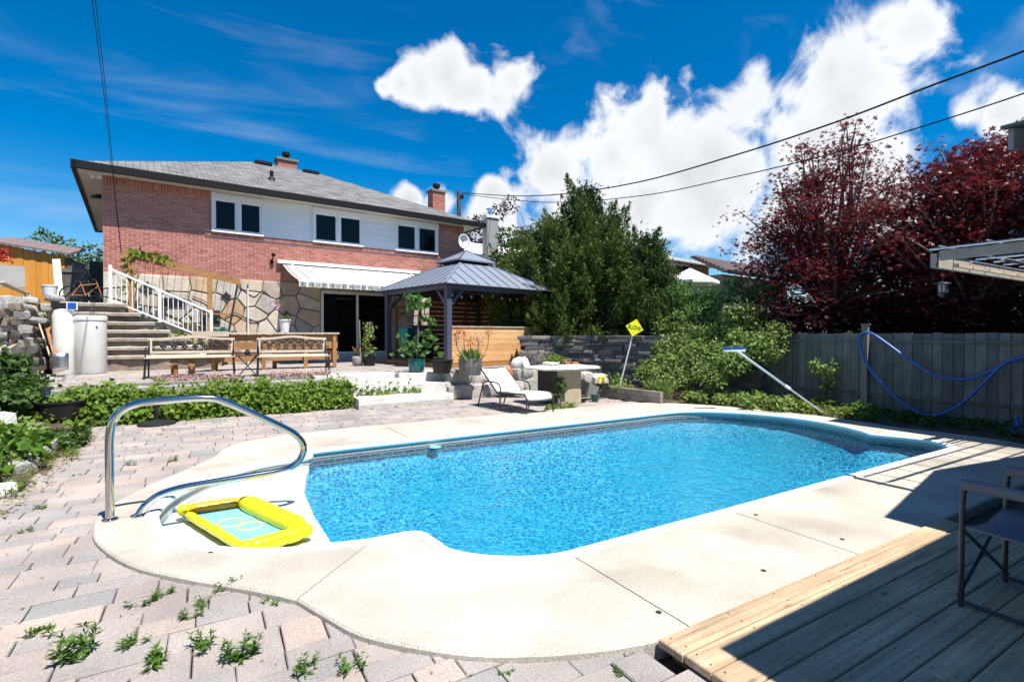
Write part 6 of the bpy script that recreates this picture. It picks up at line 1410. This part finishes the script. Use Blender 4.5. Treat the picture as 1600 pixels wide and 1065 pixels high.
# ------------------------------------------------------------------ neighbouring houses, pole, wires
A = at(765,392,23); o = thing('neighbour_house', 'low grey neighbouring house with a pale eave behind the gazebo', 'house', (A[0],A[1],.9), R(5.8))
MB().bx(-.8,7,.6,6,0,A[2]-.9-.5).build('wall', 'greysiding', o)
MB().add([(-1.4,.0,A[2]-1.35),(7.5,.0,A[2]-1.15),(7.5,3.5,A[2]+.1),(-1.4,3.5,A[2]+.1),(-1.4,.0,A[2]-1.55),(7.5,.0,A[2]-1.35),(7.5,3.5,A[2]-.1),(-1.4,3.5,A[2]-.1)], [(0,1,2,3),(7,6,5,4),(0,4,5,1),(1,5,6,2),(2,6,7,3),(3,7,4,0)]).build('roof', 'whitepaint', o)
cA = at(766,338,23.2); b0 = np.array([A[0],A[1],.9]); c_ = MB().bx(cA[0]-.28,cA[0]+.28,cA[1]-.25,cA[1]+.25,A[2]-1.0,cA[2]).build('chimney', 'greysiding', o, (0,0,0)); c_.parent = None
c_.name = 'neighbour_chimney'; tag(c_, 'square grey chimney with a metal flue on the neighbouring roof', 'chimney')
MB().lathe([(.12,0),(.12,.22),(.18,.24),(.18,.34),(.03,.38)], 12, (cA[0],cA[1],cA[2])).build('flue', 'alu', c_, smooth=40); MB().bx(cA[0]-.33,cA[0]+.33,cA[1]-.30,cA[1]+.30,cA[2]-.12,cA[2]-.0005).build('chimney_cap', 'whitepaint', c_)
A = at(1040,398,27); o = thing('neighbour_house', 'white neighbouring house with a window right of the juniper', 'house', (A[0],A[1],.9), R(3)); zt = A[2]-.9
MB().bx(-3,2.3,.3,6,0,zt-.15).build('wall', 'white', o); MB().bx(2.3,4.1,.3,6,0,zt-.35).build('side_wall', 'boxply', o)
for i in range(13): MB().bx(-1.0+i*.25,-.98+i*.25,.275,.3,zt-2.4,zt-.2).build('batten', 'whitepaint', o)
MB().add([(-3.4,-.2,zt+.0),(4.6,-.2,zt-.22),(4.6,6,zt+.25),(-3.4,6,zt+.4),(-3.4,-.2,zt-.15),(4.6,-.2,zt-.37),(4.6,6,zt+.1),(-3.4,6,zt+.25)], [(0,1,2,3),(7,6,5,4),(0,4,5,1),(1,5,6,2),(2,6,7,3),(3,7,4,0)]).build('roof', 'soffit', o)
w_ = MB().bx(.95,2.25,.2,.29,zt-1.45,zt-.35).build('window', 'white', o); MB().bx(1.05,1.57,.18,.199,zt-1.35,zt-.45).build('pane', 'glass', w_); MB().bx(1.63,2.15,.18,.199,zt-1.35,zt-.45).build('pane', 'glass', w_)
q = at(1078,436,23); o = thing('garden_umbrella', 'white garden umbrella in front of the white neighbouring house', 'umbrella', (q[0],q[1],.9)); zt = q[2]-.9
for i in range(8):
    a, c = i*math.pi/4, (i+1)*math.pi/4; MB().add([(1.25*math.cos(a),1.25*math.sin(a),zt-.12),(1.25*math.cos(c),1.25*math.sin(c),zt-.12),(0,0,zt+.5),(1.25*math.cos(a),1.25*math.sin(a),zt-.24),(1.25*math.cos(c),1.25*math.sin(c),zt-.24)], [(0,1,2),(0,3,4,1)]).build('canopy_panel', 'whitepaint', o)
MB().tube([(0,0,0),(0,0,zt+.55)], .03, 8).build('pole', 'graphite', o)
A = at(1140,425,24); o = thing('neighbour_house', 'neighbouring house with a ribbed brown tile roof beside the maple', 'house', (A[0],A[1],.9), R(8)); zt = A[2]-.9
MB().bx(.1,7,.4,6,0,zt-.05).build('wall', 'brownroof', o)
for i in range(9): z0 = zt+i*.13; y0 = -.1+i*.30; MB().bx(-.3+i*.16,7.4,y0,y0+.36,z0,z0+.10).build('roof_tile_row', 'brownroof', o)
MB().bx(-.35,7.4,-.2,-.101,zt-.1,zt+.07).build('gutter', 'black', o)
q = at(717,300,25); up_ = thing('utility_pole', 'thin dark utility pole rising behind the brick house', 'utility pole', (q[0],q[1],.5))
MB().tube([(q[0],q[1],.5),(q[0],q[1],q[2]+.05)], .10, 10).build('pole', 'gatewood', up_, (q[0],q[1],.5), 50); MB().bx(q[0]+.02,q[0]+.2,q[1]-.14,q[1]-.1,q[2]-.35,q[2]-.15).build('bracket', 'black', up_, (q[0],q[1],.5))
def dark_line(label, pts, r, Zs):
    P = smoothline([at(x,y,Z) for (x, y), Z in zip(pts, Zs)], 8); o = MB().tube(P, r, 6).build('overhead_cable', 'cable', None, tuple(P[0]), 60); o.location = P[0]; return tag(o, label, 'cable')
dark_line('thick overhead cable crossing the sky above the juniper', [(722,301),(800,306),(880,303),(1000,284),(1150,242),(1300,193),(1450,136),(1600,80),(1700,38)], .018, [25,21,18,15,12.2,10.4,9,8,7.4])
dark_line('lower thin overhead cable passing behind the maple tops', [(722,303),(850,316),(1000,306),(1150,276),(1300,240),(1450,195),(1600,146),(1700,108)], .013, [25,20,16,13.2,11.2,9.8,8.7,8])
dark_line('left strand of the cable running up from the brick house corner', [(189,395),(183,340),(174,255),(165,170),(155,85),(144,0),(134,-90)], .007, [13.4,13.2,12,10.4,9.2,8.2,7.4])
dark_line('right strand of the cable running up from the brick house corner', [(190,395),(184,340),(176,255),(168,170),(159,85),(149,0),(140,-90)], .006, [13.4,13.2,12.05,10.5,9.3,8.3,7.5])

# ------------------------------------------------------------------ folding chairs on the deck
def camp_chair(label, q, rz):
    o = thing('folding_chair', label, 'chair', q, rz); h = .28
    for s in (-1,1):
        y = s*h
        MB().tube(smoothline([(.24,y,.0),(.24,y,.3),(.235,y,.60),(.20,y,.64)],4), .013, 8).build('front_leg', 'graphite', o, smooth=60)
        MB().tube([(-.24,y,0),(-.24,y,.50),(-.32,y,.95)], .013, 8).build('back_leg', 'graphite', o, smooth=60)
        MB().tube([(.24,y,.025),(-.24,y,.025)], .011, 8).build('foot_rail', 'graphite', o, smooth=60)
        MB().tube([(.24,y,.645),(-.28,y,.645)], .030, 10).build('armrest', 'chairfabric', o, smooth=60)
    for x in (.23,-.23): MB().tube([(x,-h,.05),(x,h,.40)], .010, 8).build('cross_brace', 'graphite', o); MB().tube([(x+.022,h,.05),(x+.022,-h,.40)], .010, 8).build('cross_brace', 'graphite', o)
    vs = []; fs = []
    for i in range(6):
        for j in range(6): u, v = i/5, j/5; vs.append((.25-.5*u,-h+.56*v,.43-.05*math.sin(math.pi*v)-.02*u))
    fs = [(i*6+j,(i+1)*6+j,(i+1)*6+j+1,i*6+j+1) for i in range(5) for j in range(5)]
    MB().add(vs, fs).build('seat', 'chairfabric', o, smooth=60).modifiers.new('t','SOLIDIFY').thickness = .012
    MB().add([(-.265,-h,.62),(-.265,h,.62),(-.32,h,.95),(-.32,-h,.95),(-.285,-h,.62),(-.285,h,.62),(-.34,h,.95),(-.34,-h,.95)], [(0,1,2,3),(7,6,5,4),(0,4,5,1),(1,5,6,2),(2,6,7,3),(3,7,4,0)]).build('backrest', 'chairfabric', o)
    return o
camp_chair('grey folding camp chair in the shade at the right edge', (3.68,.85,DT+.002), R(88))

# ------------------------------------------------------------------ weeds in the joints
WEEDS = [(130,1030,.20,1.0),(375,1035,.16,1.0),(318,950,.10,1.0),(300,970,.12,.8),(325,1010,.15,.9),(353,925,.12,.9),(427,941,.11,.5),(215,1010,.12,.8),(75,990,.14,.5),(258,930,.10,.8),(225,945,.12,.6),(550,1045,.12,.9),(480,1050,.12,.7),(235,1040,.16,.7),(963,1055,.06,.9),(790,1052,.06,.4),(205,728,.12,.8),(270,722,.13,.9),(212,700,.06,.6),(120,745,.08,.6),(67,795,.10,.7),(40,832,.09,.7),(12,802,.10,.4),(250,680,.07,.6),(255,672,.06,.6),(230,665,.06,.6),(232,690,.05,.6),(330,700,.05,.4),(385,672,.05,.5),(355,665,.05,.5),(440,660,.05,.5),(520,650,.05,.5),(590,650,.05,.4),(655,646,.06,.5),(700,642,.06,.5),(640,640,.05,.4),(580,640,.08,.5),(620,637,.08,.6),(665,633,.09,.8),(680,630,.08,.9),(925,618,.10,.7),(950,628,.07,.5)]
WLAB = ['largest bushy green weed in the near left paving','dark bushy weed in the near paving below the entry steps','slim upright weed just below the pool surround curve','low weed left of the slim upright one near the coping','leafy weed just above the dark bushy weed','single dark weed touching the coping edge left of the joint','flat dark weed under the coping edge at the slab joint','upright weed right of the largest bushy weed','sprawling low weed left of the largest bushy weed','small upright weed between the near pavers and the handrail curve',
'sprawling weed above the upright one in the near paving','upright weed at the bottom edge below the slab joint','leafy weed at the bottom edge left of the upright one','wide weed at the very bottom edge by the largest weed','tiny sprout below the pool surround near the deck','small dry tuft at the bottom edge below the coping','yellow green weed left of the dark tuft behind the handrail','dark green tuft against the pool surround behind the handrail','small sprout just left of the handrail post','weed by the edging rocks left of the handrail','pale weed in the left paving below the edging rocks','pale weed in the paving at mid left','flat pale weed at the left edge of the paving']
for i, (px, py, s, up_h) in enumerate(WEEDS):
    s *= .8
    q = on_z(px,py,-.045); o = thing('weed', WLAB[i] if i < len(WLAB) else 'tiny weed in a joint of the distant lower paving', 'weed', q, pr.uniform(0,6), 'weeds in the paving joints')
    n = int(90*(1.8 if i < 2 else 1)); st_ = np.array([(pr.uniform(-.35,.35)*s, pr.uniform(-.35,.35)*s) for _ in range(5)]); k = rng.integers(0,5,n); t = rng.random(n)
    P = np.column_stack([st_[k,0]*(1+t), st_[k,1]*(1+t), t*s*.75*up_h]); D = rdir(n)*[1,1,.45]+np.array([0,0,.45*up_h])
    leafmesh('foliage', P, D, rdir(n)*.4+[0,0,1], rng.uniform(.28,.50,n)*s*(1.1-.5*t), (T_LONG[0]*np.array([1.15,1,1]),T_LONG[1]), 'weed', o)
n = 4200; ii = rng.integers(0,len(pav),n); P = []                 # moss and seedlings along far joints
for k in ii:
    p = pav[k]; P.append((p[0]+pr.uniform(-.01,.01), pr.uniform(p[2],p[3]), -.045) if pr.random() < .5 else (pr.uniform(p[0],p[1]), p[2]+pr.uniform(-.01,.01), -.045))
P = np.array(P); P = P[(P[:,1] > 4.5) | (rng.random(len(P)) < .55)]; n = len(P); o = leafmesh('joint_moss', P, rdir(n)*[1,1,.3]+[0,0,.35], rdir(n)*.3+[0,0,1], rng.uniform(.012,.038,n), T_LONG, 'ivy'); o['kind'] = 'stuff'
n = 260; P = np.column_stack([rng.uniform(-2,1.6,n), rng.uniform(2,7,n), np.full(n,-.03)]); P = P[[not inpoly(p[0],p[1],OUTER) for p in P]]; n = len(P); o = leafmesh('dry_debris', P, rdir(n)*[1,1,.1], rdir(n)*.2+[0,0,1], rng.uniform(.01,.028,n), T_OVAL, 'dry'); o['kind'] = 'stuff'
